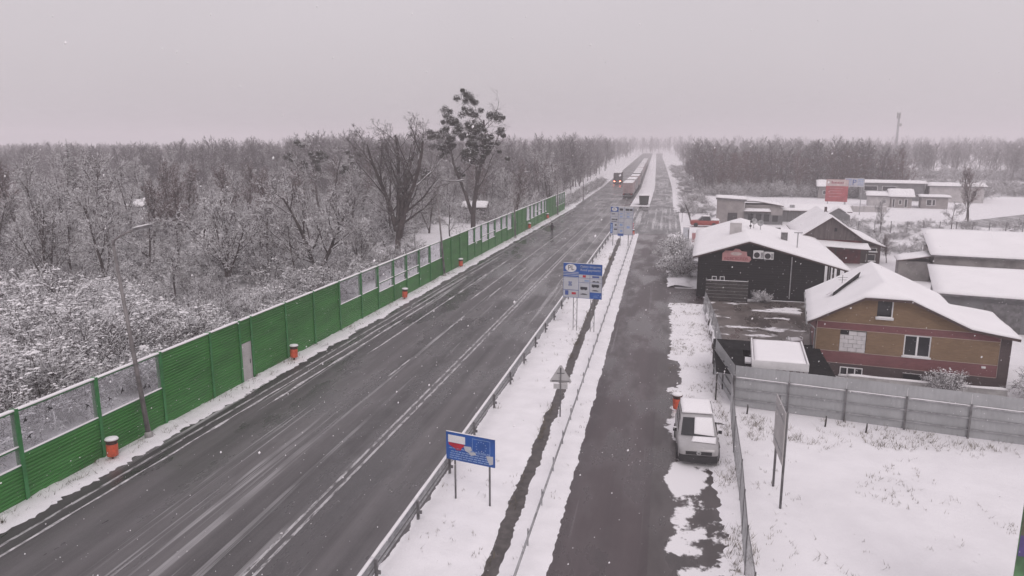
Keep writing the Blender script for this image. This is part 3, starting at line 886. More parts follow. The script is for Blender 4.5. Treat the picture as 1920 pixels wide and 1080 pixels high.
rects("text_rows", "sign_light_blue", bd, [(.42, .54, .22, .25), (.42, .54, .32, .37), (.72, .85, .32, .37), (.72, .85, .22, .25), (.42, .55, .60, .68), (.44, .55, .82, .90), (.02, .09, .62, .92), (.73, .87, .68, .76)], w, h, z1, -.046)
snow_slab([(-w / 2, -.04, z1), (w / 2, -.04, z1), (w / 2, .03, z1), (-w / 2, .03, z1)], .05, 10, 2, 0).build("snow_cap", "roof_snow", s3, smooth=True)
# warning triangle seen from behind
s4 = empty("warning_sign", (-4.95, 35.5, 0.05), R(6), "grey back of a triangular warning sign on a single post", "road sign")
MB().tube([(0, 0, 0), (0, 0, 2.62)], .035, 8).build("post", "steel_dark", s4, smooth=True)
MB().prism_xz([(-.52, 1.83), (.52, 1.83), (.56, 1.9), (.05, 2.74), (-.05, 2.74), (-.56, 1.9)], .05, .07).build("triangle", "sign_back", s4)
MB().box(-.46, .46, .035, .055, 1.88, 1.93).box(-.2, .2, .035, .055, 2.3, 2.34).build("bracket", "steel_dark", s4)
MB().box(-.36, .36, .05, .065, 1.48, 1.74).build("plate", "sign_back", s4)
snow_slab([(-.36, .045, 1.74), (.36, .045, 1.74), (.36, .075, 1.74), (-.36, .075, 1.74)], .04, 6, 2, 0).build("snow_cap", "roof_snow", s4, smooth=True)
# red and white marker posts at the end of the median
for k, (x, y, lab) in enumerate(((-6.2, 109.4, "striped red and white marker post under the price board's right edge"), (-5.1, 116.5, "striped red and white marker post in the crossing behind the price board"))):
    e = empty("marker_post", (x, y, .02), .1, lab, "marker post", "marker posts at the crossing")
    MB().tube([(0, 0, 0), (0, 0, 1.5)], .04, 8).build("post", "white", e)
    for q in range(4):
        MB().obox((0, -.05, .55 + q * .26), (.30, .02, .13), (0, .5, 0)).build("stripe", "sign_red", e)
    MB().box(-.15, .15, -.04, -.03, .42, 1.5).build("plate", "white", e)

# ================================================================ VEHICLES
def wheel(parent, loc, r=.33, wd=.2, rimmat="steel_dark"):
    t = MB().lathe([(r * .62, -wd / 2), (r * .94, -wd / 2), (r, -wd * .35), (r, wd * .35), (r * .94, wd / 2), (r * .62, wd / 2)], 20).build("wheel", "tyre", parent, smooth=False, loc=loc, rot=(0, R(90), 0))
    MB().lathe([(r * .62, -wd * .42), (r * .2, -wd * .46), (r * .2, wd * .46), (r * .62, wd * .42)], 14).build("rim", rimmat, t)
    return t

def loft(rings, cap=True):
    m = MB(); n = len(rings[0])
    for r_ in rings: m.v.extend(r_)
    for i in range(len(rings) - 1):
        for k in range(n):
            a, b = i * n + k, i * n + (k + 1) % n
            m.f.append((a, b, b + n, a + n))
    if cap:
        m.f.append(tuple(reversed(range(n)))); m.f.append(tuple(range((len(rings) - 1) * n, len(rings) * n)))
    return m

def body_ring(y, w, zb, zt, r=.10, sill=.06):
    return [(-w + sill, y, zb), (w - sill, y, zb), (w, y, zb + .14), (w, y, zt - r * 1.6), (w - r * .35, y, zt - r * .5), (w - r * 1.4, y, zt),
            (-w + r * 1.4, y, zt), (-w + r * .35, y, zt - r * .5), (-w, y, zt - r * 1.6), (-w, y, zb + .14)]

def parked_car():
    e = empty("parked_car", (1.76, 32.9, .012), R(1.5), "silver compact van under snow with a half-cleared windscreen on the slushy shoulder", "car")
    lower = loft([body_ring(-2.18, .66, .34, .70), body_ring(-2.12, .78, .26, .82), body_ring(-1.95, .86, .22, .90), body_ring(-1.3, .895, .20, .985), body_ring(-.95, .90, .20, 1.06),
                  body_ring(0, .90, .20, 1.10), body_ring(1.6, .90, .20, 1.12), body_ring(2.05, .88, .22, 1.10), body_ring(2.17, .80, .30, 1.0)])
    bo = lower.build("body", "car_paint", e, smooth=True)
    def gr_(z, y0, y1, w, c=.10):
        return [(-w + c, y0, z), (w - c, y0, z), (w, y0 + c, z), (w, y1 - c, z), (w - c, y1, z), (-w + c, y1, z), (-w, y1 - c, z), (-w, y0 + c, z)]
    cabin = loft([gr_(1.0, -1.08, 2.10, .85), gr_(1.35, -.72, 2.08, .80), gr_(1.68, -.32, 2.02, .735), gr_(1.78, -.12, 1.96, .68, .14), gr_(1.82, .10, 1.80, .56, .2)])
    cabin.build("cabin", "car_paint", e, smooth=False)
    # windscreen lies just proud of the cabin front: cleared corner dark, the rest under snow
    def sl(x, t):      # point on windscreen, t 0 bottom..1 top
        y = -1.10 + t * .76; z = 1.02 + t * .68
        return (x, y - .012, z + .012)
    ws = MB().add([sl(-.74, .05), sl(.74, .05), sl(.64, .97), sl(-.64, .97)], [(0, 1, 2, 3)])
    ws.add([(x, y + .008, z - .008) for x, y, z in ws.v[:4]], [(3, 2, 1, 0)])
    wso = ws.build("windscreen", "glass_dark", e)
    snow_slab([sl(-.16, .12), sl(.73, .04), sl(.64, .99), sl(-.12, .99)], .055, 10, 8, 0, .3, 2).build("windscreen_snow", "roof_snow", wso, smooth=True)
    for s in (-1, 1):
        for (y0, y1) in ((-.55, .28), (.36, 1.15), (1.23, 1.92)):
            sw = MB()
            a = [(s * .838, y0 - (.12 if y0 < 0 else 0), 1.12), (s * .838, y1, 1.12), (s * .755, y1, 1.60), (s * .755, y0 + (.22 if y0 < 0 else 0), 1.60)]
            sw.add(a, [(0, 1, 2, 3)]); sw.add([(p[0] - s * .01, p[1], p[2]) for p in a], [(3, 2, 1, 0)])
            sw.build("side_window", "glass_dark", e)
        mi = MB().obox((s * 1.0, -.62, 1.15), (.16, .10, .15), (0, 0, 0)).build("mirror", "plastic", e)
        snow_slab([(s * 1.0 - .08, -.67, 1.225), (s * 1.0 + .08, -.67, 1.225), (s * 1.0 + .08, -.57, 1.225), (s * 1.0 - .08, -.57, 1.225)], .05, 3, 3, 0).build("snow_cap", "roof_snow", mi, smooth=True)
        MB().add([(s * .46, -2.165, .70), (s * .78, -2.10, .70), (s * .83, -1.86, .86), (s * .50, -2.06, .83), (s * .46, -2.15, .70), (s * .78, -2.07, .70), (s * .80, -1.84, .84), (s * .50, -2.03, .81)],
                 [(0, 1, 2, 3), (4, 7, 6, 5), (0, 4, 5, 1), (1, 5, 6, 2), (2, 6, 7, 3), (3, 7, 4, 0)]).build("headlight", "lens", e)
        for y in (-1.35, 1.32):
            wheel(e, (s * .83, y, .31), .31, .2)
            ar = MB()
            pts_ = [(s * .905, y + .39 * math.cos(a), .30 + .39 * math.sin(a)) for a in [math.pi * k / 10 for k in range(11)]]
            ar.tube(pts_, .035, 5).build("wheel_arch", "plastic", e)
        MB().box(s * .70 - .02, s * .70 + .02, .1, 1.8, 1.80, 1.84).build("roof_rail", "plastic", e)
    gl = MB().box(-.56, .56, -2.20, -2.14, .57, .72).build("grille", "plastic", e)
    MB().lathe([(.085, 0), (.10, .01), (.10, .025), (.085, .03)], 20).build("badge", "lens", gl, loc=(0, -2.20, .66), rot=(R(90), 0, 0))
    bd_ = MB()
    for a, b in (((-.05, .06), (-.018, -.01)), ((-.018, -.01), (0, .03)), ((0, .03), (.018, -.01)), ((.018, -.01), (.05, .06)), ((-.06, .03), (-.028, -.06)), ((-.028, -.06), (0, .0)), ((0, .0), (.028, -.06)), ((.028, -.06), (.06, .03))):
        bd_.tube([(a[0], -2.236, .66 + a[1]), (b[0], -2.236, .66 + b[1])], .007, 4)
    bd_.build("badge_letters", "plastic", gl)
    loft([[(-.86, -1.9, z), (-.80, -2.16, z), (-.5, -2.235, z), (.5, -2.235, z), (.80, -2.16, z), (.86, -1.9, z)] for z in (.20, .36, .54)]).build("bumper", "plastic", e)
    snow_slab([(-.66, -.10, 1.80), (.66, -.10, 1.80), (.66, 1.98, 1.80), (-.66, 1.98, 1.80)], .10, 12, 14, .05, .3, 5).build("roof_snow", "roof_snow", e, smooth=True)
    snow_slab([(-.30, -1.60, .955), (.74, -1.70, .94), (.80, -1.14, 1.035), (-.20, -1.14, 1.035)], .018, 10, 7, .0, 1.4, 9).build("bonnet_snow", "roof_snow", e, smooth=True)
    e.scale = (1.0, .90, .97)
    return e
parked_car()

def truck(dark=False):
    e = empty("truck", (0, 0, 0))
    MB().box(-1.25, 1.25, 0, 13.6, 1.15, 3.72).build("trailer", "trailer_grey", e)
    for s in (-1, 1):
        d = MB().box(s * .62 - .58, s * .62 + .58, -.05, 0, 1.2, 3.62).build("rear_door", "trailer_grey", e)
        MB().tube([(s * .25, -.07, 1.2), (s * .25, -.07, 3.6)], .025, 6).build("lock_bar", "steel", d)
        MB().box(s * .95 - .2, s * .95 + .2, -.06, .05, .88, 1.02).build("tail_light", "red_light", e)
        MB().box(s * 1.05 - .2, s * 1.05 + .2, .4, .44, .25, .85).build("mud_flap", "plastic", e)
        for y in (1.6, 2.9, 4.2, 10.9, 15.0):
            wheel(e, (s * 1.08, y, .5), .5, .32)
        MB().box(s * 1.2 - .03, s * 1.2 + .03, 5.2, 9.8, .5, 1.1).build("side_guard", "steel", e)
    MB().box(-1.2, 1.2, -.04, .10, .45, .62).build("bumper", "steel", e)
    MB().box(-.45, .45, .1, 13.5, .85, 1.14).build("chassis", "steel_dark", e)
    MB().prism_xz([(-1.22, .6), (1.22, .6), (1.22, 2.9), (.95, 3.45), (-.95, 3.45), (-1.22, 2.9)], 14.0, 16.1).build("cab", "trailer_white", e)
    snow_slab([(-1.25, 0, 3.72), (1.25, 0, 3.72), (1.25, 13.6, 3.72), (-1.25, 13.6, 3.72)], .12, 6, 18, .02, .4).build("roof_snow", "roof_snow", e, smooth=True)
    return e
tr0 = truck()
ORD = ["last", "second from last", "third from last", "fourth from last", "fifth from last", "sixth from last", "seventh from last", "eighth from last", "ninth from last", "tenth from last", "eleventh from last", "twelfth from last", "thirteenth from last", "fourteenth from last"]
TM = ["trailer_pink", "trailer_grey", "trailer_pink", "trailer_dark", "trailer_grey", "trailer_white"]
trucks = []
y = 187.0
for k in range(14):
    t = tr0 if k == 0 else copy_tree(tr0)
    x = -9.75 + bend(y)
    t.location = (x, y, .02); t.rotation_euler = (0, 0, math.atan(0.016) if y > 230 else 0)
    if k == 0:
        tag(t, "pinkish grey box truck with snowy roof at the tail of the queue", "truck", "trucks queuing in the right lane")
    else:
        tag(t, "snow-roofed truck, %s in the queue in the right lane" % ORD[k], "truck", "trucks queuing in the right lane")
    for ch in t.children:
        if ch.name.split(".")[0] in ("trailer", "rear_door"):
            ch.material_slots[0].link = 'OBJECT'; ch.material_slots[0].material = M[TM[k % len(TM)]]
    y += 18.2 + (k % 3) * 1.7
# a dark truck driving away with its brake lights on
t = copy_tree(tr0)
t.location = (-16.4, 247, .02); t.rotation_euler = (0, 0, math.atan(0.016))
tag(t, "dark truck driving away in the left lane with brake lights glowing", "truck")
t.pop("group", None)
for ch in t.children:
    s_ = ch.name.split(".")[0]
    if s_ in ("trailer", "rear_door"):
        ch.material_slots[0].link = 'OBJECT'; ch.material_slots[0].material = M["trailer_dark"]
    if s_ == "tail_light":
        ch.material_slots[0].link = 'OBJECT'; ch.material_slots[0].material = M["brake"]

# dark container with snow on top at the start of the far median
e = empty("waste_container", (-5.0, 166.5, .1), .05, "dark container with snow on its lid at the start of the far median", "container")
MB().prism_xz([(-.95, .12), (.95, .12), (1.1, 1.9), (-1.1, 1.9)], 0, 3.2).build("body", "container", e)
for x in (-.7, 0, .7):
    MB().box(x - .04, x + .04, -.05, 0, .2, 1.85).build("rib", "container", e)
MB().box(-1.15, 1.15, -.06, 3.25, 1.9, 2.0).build("lid", "container", e)
snow_slab([(-1.15, -.06, 2.0), (1.15, -.06, 2.0), (1.15, 3.25, 2.0), (-1.15, 3.25, 2.0)], .16, 8, 8, .03).build("snow_cap", "roof_snow", e, smooth=True)

# orange-red pick-up loaded and snowed over, far right of the service road
def red_pickup():
    e = empty("red_pickup", (6.3, 126.0, .02), R(-88), "orange-red pickup truck under snow beyond the low brick wall", "car")
    bo = loft([body_ring(-2.3, .72, .4, .95), body_ring(-2.15, .86, .32, 1.02), body_ring(-1.0, .9, .30, 1.10), body_ring(2.2, .9, .30, 1.12), body_ring(2.35, .84, .36, 1.08)])
    bo.build("body", "red_body", e, smooth=True)
    def gr_(z, y0, y1, w): return [(-w, y0, z), (w, y0, z), (w, y1, z), (-w, y1, z)]
    loft([gr_(1.05, -1.1, .9, .84), gr_(1.45, -.7, .85, .76), gr_(1.75, -.35, .8, .7)]).build("cabin", "glass_dark", e)
    snow_slab([(-.7, -.35, 1.75), (.7, -.35, 1.75), (.7, .8, 1.75), (-.7, .8, 1.75)], .12, 8, 8, .02).build("roof_snow", "roof_snow", e, smooth=True)
    snow_slab([(-.84, .95, 1.1), (.84, .95, 1.1), (.84, 2.3, 1.1), (-.84, 2.3, 1.1)], .3, 8, 8, .02).build("bed_snow", "roof_snow", e, smooth=True)
    for s in (-1, 1):
        for y in (-1.45, 1.45): wheel(e, (s * .82, y, .36), .36, .22)
    return e
red_pickup()

# ================================================================ PERSON
def person(loc, rz):
    sk = {"pel": ((0, 0, .93), .135), "wai": ((0, -.01, 1.08), .13), "che": ((0, -.02, 1.28), .16), "nek": ((0, -.015, 1.47), .065), "hea": ((0, .02, 1.60), .095), "top": ((0, .01, 1.72), .085),
          "sl": ((-.18, -.02, 1.38), .075), "el": ((-.27, -.07, 1.13), .058), "wl": ((-.20, .06, .98), .05),
          "sr": ((.18, -.02, 1.38), .075), "er": ((.27, -.07, 1.13), .058), "wr": ((.20, .06, .98), .05),
          "hl": ((-.10, 0, .86), .10), "kl": ((-.10, .14, .50), .065), "al": ((-.10, .06, .10), .045), "tl": ((-.11, .22, .04), .035),
          "hr": ((.10, 0, .86), .10), "kr": ((.10, -.02, .48), .065), "ar": ((.10, -.24, .12), .045), "tr": ((.11, -.10, .04), .035)}
    ed = [("pel", "wai"), ("wai", "che"), ("che", "nek"), ("nek", "hea"), ("hea", "top"), ("che", "sl"), ("sl", "el"), ("el", "wl"), ("che", "sr"), ("sr", "er"), ("er", "wr"),
          ("pel", "hl"), ("hl", "kl"), ("kl", "al"), ("al", "tl"), ("pel", "hr"), ("hr", "kr"), ("kr", "ar"), ("ar", "tr")]
    names = list(sk); me = bpy.data.meshes.new("person")
    me.from_pydata([sk[k][0] for k in names], [(names.index(a), names.index(b)) for a, b in ed], [])
    o = bpy.data.objects.new("person", me); col.objects.link(o)
    me.materials.append(M["cloth"])
    md = o.modifiers.new("skin", 'SKIN'); md.use_smooth_shade = True
    for i, k in enumerate(names):
        me.skin_vertices[0].data[i].radius = (sk[k][1], sk[k][1])
    me.skin_vertices[0].data[0].use_root = True
    sb = o.modifiers.new("sub", 'SUBSURF'); sb.levels = 1; sb.render_levels = 2
    o.location = loc; o.rotation_euler = (0, 0, rz); o.scale = (1.06, 1.06, 1.06)
    hd = MB().lathe([(.02, 0), (.10, .03), (.125, .10), (.12, .19), (.08, .25), (.02, .27)], 12).build("hood", "cloth", o, smooth=True, loc=(0, .0, 1.50))
    return tag(o, "person in dark winter clothes walking along the main road, hands in pockets", "person")
person((-16.9, 109.5, .014), R(8))

# ================================================================ FENCES ON THE RIGHT
def wire_fence(name, pts, h, label, leaning=0.0, spacing=2.5, mesh_sp=.16, snowed=False):
    e = empty(name, (pts[0][0], pts[0][1], 0), 0, label, "fence")
    ox, oy = pts[0]
    P = [Vector((x - ox, y - oy, 0)) for x, y in pts]
    wires = MB()
    for a, b in zip(P[:-1], P[1:]):
        d = b - a; L = d.length; d.normalize()
        nrm = Vector((d.y, -d.x, 0))
        lean = nrm * leaning
        up = Vector((0, 0, h)) + lean
        k = int(L / spacing)
        for i in range(k):
            p = a + d * (L * i / k)
            po = MB().tube([(0, 0, 0), tuple(up * 1.04)], .028, 6).build("post", "steel_dark", e, loc=p)
            sg = MB().tube([(0, 0, 0), tuple(d * (L / k))], .016, 5).build("rail", "steel_dark", e, loc=p + up)
        # chain-link: crossed diagonal wires
        t = -h
        while t < L:
            for sgn in (0, 1):
                s0, s1 = max(0, t), min(L, t + h)
                if s1 - s0 > .03:
                    z0, z1_ = (s0 - t) / h, (s1 - t) / h
                    if sgn: z0, z1_ = 1 - z0, 1 - z1_
                    wires.tube([a + d * s0 + up * z0, a + d * s1 + up * z1_], .005, 3, False)
            t += mesh_sp
    tag(wires.build("wire_mesh", "steel", e), kind="stuff")
    return e
wire_fence("wire_fence", [(2.75, 12.0), (3.0, 22.8), (3.3, 28.0), (3.45, 32.7), (3.75, 38.6)], 1.75, "chain-link fence beside the parked car around the snowy field")
wf2 = wire_fence("wire_fence", [(3.65, 46.8), (3.7, 52.5), (3.55, 58.0), (3.35, 63.0)], 1.5, "sagging snow-hung wire fence between verge and yard", .18, 2.0, .13)
bl = berm(lambda y: 3.45 + .06 * nz(y, 2), lambda y: 3.85 + .1 * nz(y, 9), 46.9, 62.8, .55, 44.0, .12)
bo = bl.build("snow_hung_brush", "bush", wf2, smooth=False); bo.location = (-3.65, -46.8, 0)

# grey sheet fence
FA, FB = Vector((3.95, 39.05, 0)), Vector((24.5, 34.85, 0))
fd = (FB - FA); FL = fd.length; fa = math.atan2(fd.y, fd.x)
gf = empty("sheet_fence", FA, fa, "grey sheet-metal fence with snowy rails round the white field", "fence")
bay = 2.72
nb = int(FL / bay)
pm_ = MB()
zz = []
x = 0.0
while x < bay - .02:
    zz += [(x, 0), (x + .10, 0), (x + .125, .007), (x + .205, .007)]
    x += .23
zz = [(min(a, bay - .012), b) for a, b in zz]
for a, b in zz: pm_.v.append((a, b, 0.03))
for a, b in zz: pm_.v.append((a, b, 2.28))
nn = len(zz)
pm_.f = [(i, i + 1, i + 1 + nn, i + nn) for i in range(nn - 1)]
panel = pm_.build("panel", "grey_sheet", gf, loc=(0, .05, 0))
sol = panel.modifiers.new("thick", 'SOLIDIFY'); sol.thickness = .006
post = MB().box(-.04, .04, -.06, .03, 0, 1.72).build("post", "steel_dark", gf)
rl = MB().box(.04, bay - .04, -.035, .035, -.03, .03).build("rail", "steel", gf, loc=(0, 0, .45))
rs = snow_slab([(.04, -.035, 0), (bay - .04, -.035, 0), (bay - .04, .035, 0), (.04, .035, 0)], .05, 12, 2, 0, .4).build("snow_cap", "roof_snow", gf, smooth=True, loc=(0, 0, 1.63))
for k in range(nb):
    if k:
        inst(panel, gf, (bay * k, .05, 0)); inst(post, gf, (bay * k, 0, 0)); inst(rs, gf, (bay * k, 0, 1.63))
    for z in ((.45, 1.02, 1.60) if k else (1.02, 1.60)):
        inst(rl, gf, (bay * k, 0, z))
inst(post, gf, (bay * nb, 0, 0))
# return leg of the sheet fence towards the yard
gf2 = empty("sheet_fence", (3.88, 39.1, 0), R(97), "short return leg of the grey sheet fence beside the verge", "fence")
for k in range(2):
    p_ = inst(panel, gf2, (bay * k, -.05, 0)); inst(post, gf2, (bay * k, 0, 0))
    for z in (.45, 1.02, 1.60): inst(rl, gf2, (bay * k, 0, z))
inst(post, gf2, (bay * 2, 0, 0))
# stakes left standing in the field
for k, (x, y, hh, lab) in enumerate(((4.55, 38.0, .55, "short dark stake in the snow at the corner of the sheet fence"), (8.2, 37.0, .6, "short dark stake in the snow before the second fence bay"), (10.0, 36.6, .5, "short dark stake in the snow before the third fence bay"))):
    tag(MB().tube([(0, 0, -.05), (.03, .02, hh * .6), (.02, .0, hh)], [.045, .04, .02], 7).build("stake", "dark_plank", loc=(x, y, 0)), lab, "stake", "stakes in the snow field")

# billboard seen from the side in the field
bb = empty("billboard", (4.70, 28.75, 0), R(90.5), "grey billboard on two posts seen almost edge-on in the snowy field", "billboard")
for x in (-.95, .95):
    MB().tube([(x, -.09, 0), (x, -.09, 3.95)], .05, 8).build("post", "steel_dark", bb, smooth=True)
pb = MB().box(-1.12, 1.12, -.03, .01, 1.85, 3.95).build("board", "render_pale", bb)
for z in (2.2, 3.5): MB().box(-1.1, 1.1, .012, .03, z, z + .05).build("batten", "steel", pb)
# coloured advertising board at the right edge
cb = empty("advertising_board", (11.6, 19.75, 0), R(-6), "olive, purple and green advertising board at the lower right edge", "billboard")
for x in (-1.7, 1.7):
    MB().box(x - .06, x + .06, .05, .17, 0, 5.5).build("post", "steel_dark", cb)
ab = MB().box(-2.16, 2.16, -.02, .04, 1.5, 5.6).build("board", "banner_green", cb)
MB().box(-2.15, 2.15, -.026, -.021, 3.85, 5.6).build("olive_print", "olive", ab)
MB().box(-2.15, 2.15, -.026, -.021, 3.25, 3.845).build("purple_print", "purple", ab)
MB().box(-2.15, 2.15, -.026, -.021, 1.5, 2.1).build("pale_print", "sign_light_blue", ab)

# ================================================================ BUILDINGS
def roof_field(parent, zf, us, vs_, th=.16, plate=.14, mask=None, seed=0.0, platemat="fascia"):
    """roof plate and the snow lying on it over a height field zf(u,v); us, vs_: grid lines"""
    nu, nv = len(us), len(vs_)
    ok = lambda i, j: 0 <= i < nu - 1 and 0 <= j < nv - 1 and (mask is None or mask((us[i] + us[i + 1]) / 2, (vs_[j] + vs_[j + 1]) / 2))
    cu_, cv_ = (us[0] + us[-1]) / 2, (vs_[0] + vs_[-1]) / 2
    for nm, mt, lo, hi in (("roof", platemat, -plate, 0.0), ("roof_snow", "roof_snow", .012, th)):
        m = MB(); idx = {}
        def vert(i, j, top):
            k = (i, j, top)
            if k not in idx:
                u, v = us[i], vs_[j]
                edge = not (ok(i - 1, j - 1) and ok(i, j - 1) and ok(i - 1, j) and ok(i, j))
                z = zf(u, v)
                if nm == "roof_snow":
                    if edge:
                        o = .05 + .05 * nz(u * 1.3, v * 1.3, seed)
                        du = (1 if u > cu_ else -1) if (i in (0, nu - 1)) else 0
                        dv = (1 if v > cv_ else -1) if (j in (0, nv - 1)) else 0
                        u += du * o; v += dv * o
                    if top: z += hi * (.55 if edge else 1) * (1 + .3 * nz(u * .6, v * .6, seed + 2))
                    else: z += lo
                else:
                    z += hi if top else lo
                idx[k] = len(m.v); m.v.append((u, v, z))
            return idx[k]
        for i in range(nu - 1):
            for j in range(nv - 1):
                if not ok(i, j): continue
                q = [(i, j), (i + 1, j), (i + 1, j + 1), (i, j + 1)]
                m.f.append(tuple(vert(a, b, 1) for a, b in q))
                m.f.append(tuple(vert(a, b, 0) for a, b in reversed(q)))
                for (di, dj), (a, b) in (((0, -1), (q[0], q[1])), ((1, 0), (q[1], q[2])), ((0, 1), (q[2], q[3])), ((-1, 0), (q[3], q[0]))):
                    if not ok(i + di, j + dj):
                        m.f.append((vert(*a, 1), vert(*a, 0), vert(*b, 0), vert(*b, 1)))
        m.build(nm, mt, parent, smooth=(nm == "roof_snow"))
def lin(a, b, n, extra=()):
    return sorted(set([round(a + (b - a) * i / n, 3) for i in range(n + 1)] + [round(x, 3) for x in extra]))

def window(parent, u0, u1, z0, z1, y=0.0, sashes=2, frame="white_pvc", f=.07):
    m = MB().box(u0, u1, y - .03, y + .05, z0, z0 + f).box(u0, u1, y - .03, y + .05, z1 - f, z1).box(u0, u0 + f, y - .03, y + .05, z0 + f, z1 - f).box(u1 - f, u1, y - .03, y + .05, z0 + f, z1 - f)
    for k in range(1, sashes):
        c = u0 + (u1 - u0) * k / sashes
        m.box(c - f * .7, c + f * .7, y - .03, y + .05, z0 + f, z1 - f)
    o = m.build("window", frame, parent)
    for k in range(sashes):
        a = u0 + (u1 - u0) * k / sashes + f * .7; b = u0 + (u1 - u0) * (k + 1) / sashes - f * .7
        MB().box(a, b, y + .01, y + .03, z0 + f, z1 - f).build("pane", "glass_dark", o)
    sl = MB().box(u0 - .06, u1 + .06, y - .16, y + .02, z0 - .06, z0 - .005).build("sill", "white_pvc", o)
    snow_slab([(u0 - .06, y - .16, z0 - .005), (u1 + .06, y - .16, z0 - .005), (u1 + .06, y - .04, z0 - .005), (u0 - .06, y - .04, z0 - .005)], .07, 8, 2, 0).build("sill_snow", "roof_snow", o, smooth=True)
    return o

# ---- two-tone brick house
hs = empty("brick_house", (9.2, 46.0, 0), R(-8.8), "tan and red banded brick house with a snowy half-hipped roof", "house")
D = 8.9
MB().box(0, 10.15, 0.0, .3, 0, .82).box(0, .3, .3, D, 0, .82).box(9.85, 10.15, .3, 6.0, 0, .82).build("plinth", "brick_dark", hs)
MB().box(0, 9.62, .004, .3, .82, 1.55).build("red_brick_band", "brick_red", hs)
for u0, u1 in ((0, 1.35), (2.8, 4.8), (6.2, 9.62)):
    MB().box(u0, u1, .004, .3, 1.55, 2.92).build("tan_brick_band", "brick_tan", hs)
MB().box(0, 9.62, .004, .3, 2.92, 3.35).build("red_brick_band", "brick_red", hs)
MB().box(9.62, 10.15, -.03, .3, .82, 3.2).box(9.85, 10.15, .3, 6.0, .82, 3.2).build("dark_brick_corner", "brick_dark", hs)
MB().box(0, .3, .3, D, .82, 3.3).box(.3, 8.2, D - .3, D, 0, 3.3).build("side_wall", "brick_red", hs)
gb = MB().prism_xz([(0, 3.35), (3.23, 3.35), (3.23, 4.88), (2.6, 4.88)], .004, .3).prism_xz([(4.06, 3.35), (8.15, 3.35), (4.85, 4.88), (4.06, 4.88)], .004, .3).box(3.23, 4.06, .004, .3, 3.35, 3.79)
gb.build("gable_brick", "brick_tan", hs)
MB().prism_xz([(0, 3.3), (8.2, 3.3), (3.6, 5.4)], D - .3, D).build("rear_gable", "brick_tan", hs)
for z in (.82, 1.55, 2.92, 3.35):
    MB().box(.02, 9.6, -.008, .002, z - .012, z + .012).build("trim_line", "trim", hs)
for u in (.02, 9.6):
    MB().box(u, u + .03, -.010, .002, .84, 3.3).build("corner_trim", "trim", hs)
# bricked-up opening: aerated blocks
MB().box(1.35, 2.8, .22, .3, 1.55, 2.92).build("opening_back", "black", hs)
r_ = random.Random(2)
hh = .255
for row in range(5):
    z = 1.56 + row * hh; off = (0, .22)[row % 2]
    u = 1.36 - off
    while u < 2.79:
        a, b = max(u, 1.36), min(u + .475, 2.79)
        if b - a > .06 and not (row == 4 and b < 1.85):
            MB().box(a + .008, b - .008, .05 + r_.uniform(0, .02), .21, z + .006, z + hh - .006).build("block", "block", hs)
        u += .475
window(hs, 4.8, 6.2, 1.62, 2.90, .08)
MB().box(3.23, 4.06, .22, .3, 3.79, 4.88).build("attic_opening", "glass_dark", hs)
MB().box(4.0, 4.06, .0, .22, 3.79, 4.86).build("opening_reveal", "white", hs)
at = MB().box(3.17, 4.12, -.14, .2, 3.72, 3.785).build("attic_sill", "white", hs)
snow_slab([(3.17, -.14, 3.785), (4.12, -.14, 3.785), (4.12, .1, 3.785), (3.17, .1, 3.785)], .12, 6, 3, .01).build("sill_snow", "roof_snow", at, smooth=True)
window(hs, 1.5, 2.75, .12, .62, -.04, 3, f=.05)
window(hs, 4.9, 5.9, .15, .6, -.04, 1, "dark_plank", .05)
wl_ = MB().box(8.82, 9.02, -.12, .0, 1.34, 1.44).build("wall_lamp", "white_pvc", hs)
def house_z(u, v):
    left = 3.33 + .567 * (u + .5)
    right = 5.03 - .4525 * (min(u, 8.06) - 4.9) - .146 * max(0, u - 8.06)
    hip = 5.03 + .444 * (v + .45)
    return min(left, right, hip)
roof_field(hs, house_z, lin(-.5, 10.45, 30, (2.5, 3.55, 4.9, 8.06)), lin(-.45, 9.3, 26, (.9, 6.3)), .17, .14, lambda u, v: not (u > 8.06 and v > 6.3), 2.0)
gt = MB().tube([(-.56, -.45, 3.22), (-.56, 9.3, 3.22)], .06, 8).build("gutter", "steel", hs)
MB().tube([(-.56, .1, 3.2), (-.3, .1, 3.0), (-.06, .1, 2.8), (-.06, .1, .3)], .045, 8).build("downpipe", "steel", hs)
ha, hb = Vector((.95, 3.2, house_z(.95, 3.2))), Vector((2.5, 5.5, house_z(2.5, 5.5)))
hd_ = (hb - ha); hn_ = Vector((hd_.y, -hd_.x, 0)).normalized()
hatch = MB().add([ha + hn_ * .02, hb + hn_ * .02, hb + hn_ * .16 + Vector((0, 0, .55)), ha + hn_ * .10 + Vector((0, 0, .42)), ha - hn_ * .05, hb - hn_ * .05, hb + hn_ * .10 + Vector((0, 0, .58)), ha + hn_ * .04 + Vector((0, 0, .45))],
    [(0, 1, 2, 3), (7, 6, 5, 4), (3, 2, 6, 7), (0, 4, 5, 1), (0, 3, 7, 4), (1, 5, 6, 2)]).build("roof_hatch", "black", hs)
snow_slab([ha - hn_ * .45 + Vector((0, 0, .1)), ha + hn_ * .07 + Vector((0, 0, .42)), hb + hn_ * .12 + Vector((0, 0, .56)), hb - hn_ * .45 + Vector((0, 0, .12))], .08, 6, 12, .02).build("hatch_snow", "roof_snow", hatch, smooth=True)
an = MB()
an.tube([(1.6, 5.6, 4.5), (1.6, 5.6, 5.3)], .02, 5).tube([(1.3, 5.6, 5.1), (1.9, 5.6, 5.15)], .015, 4).tube([(1.35, 5.6, 4.95), (1.85, 5.6, 4.98)], .015, 4)
an.build("aerial", "steel_dark", hs)
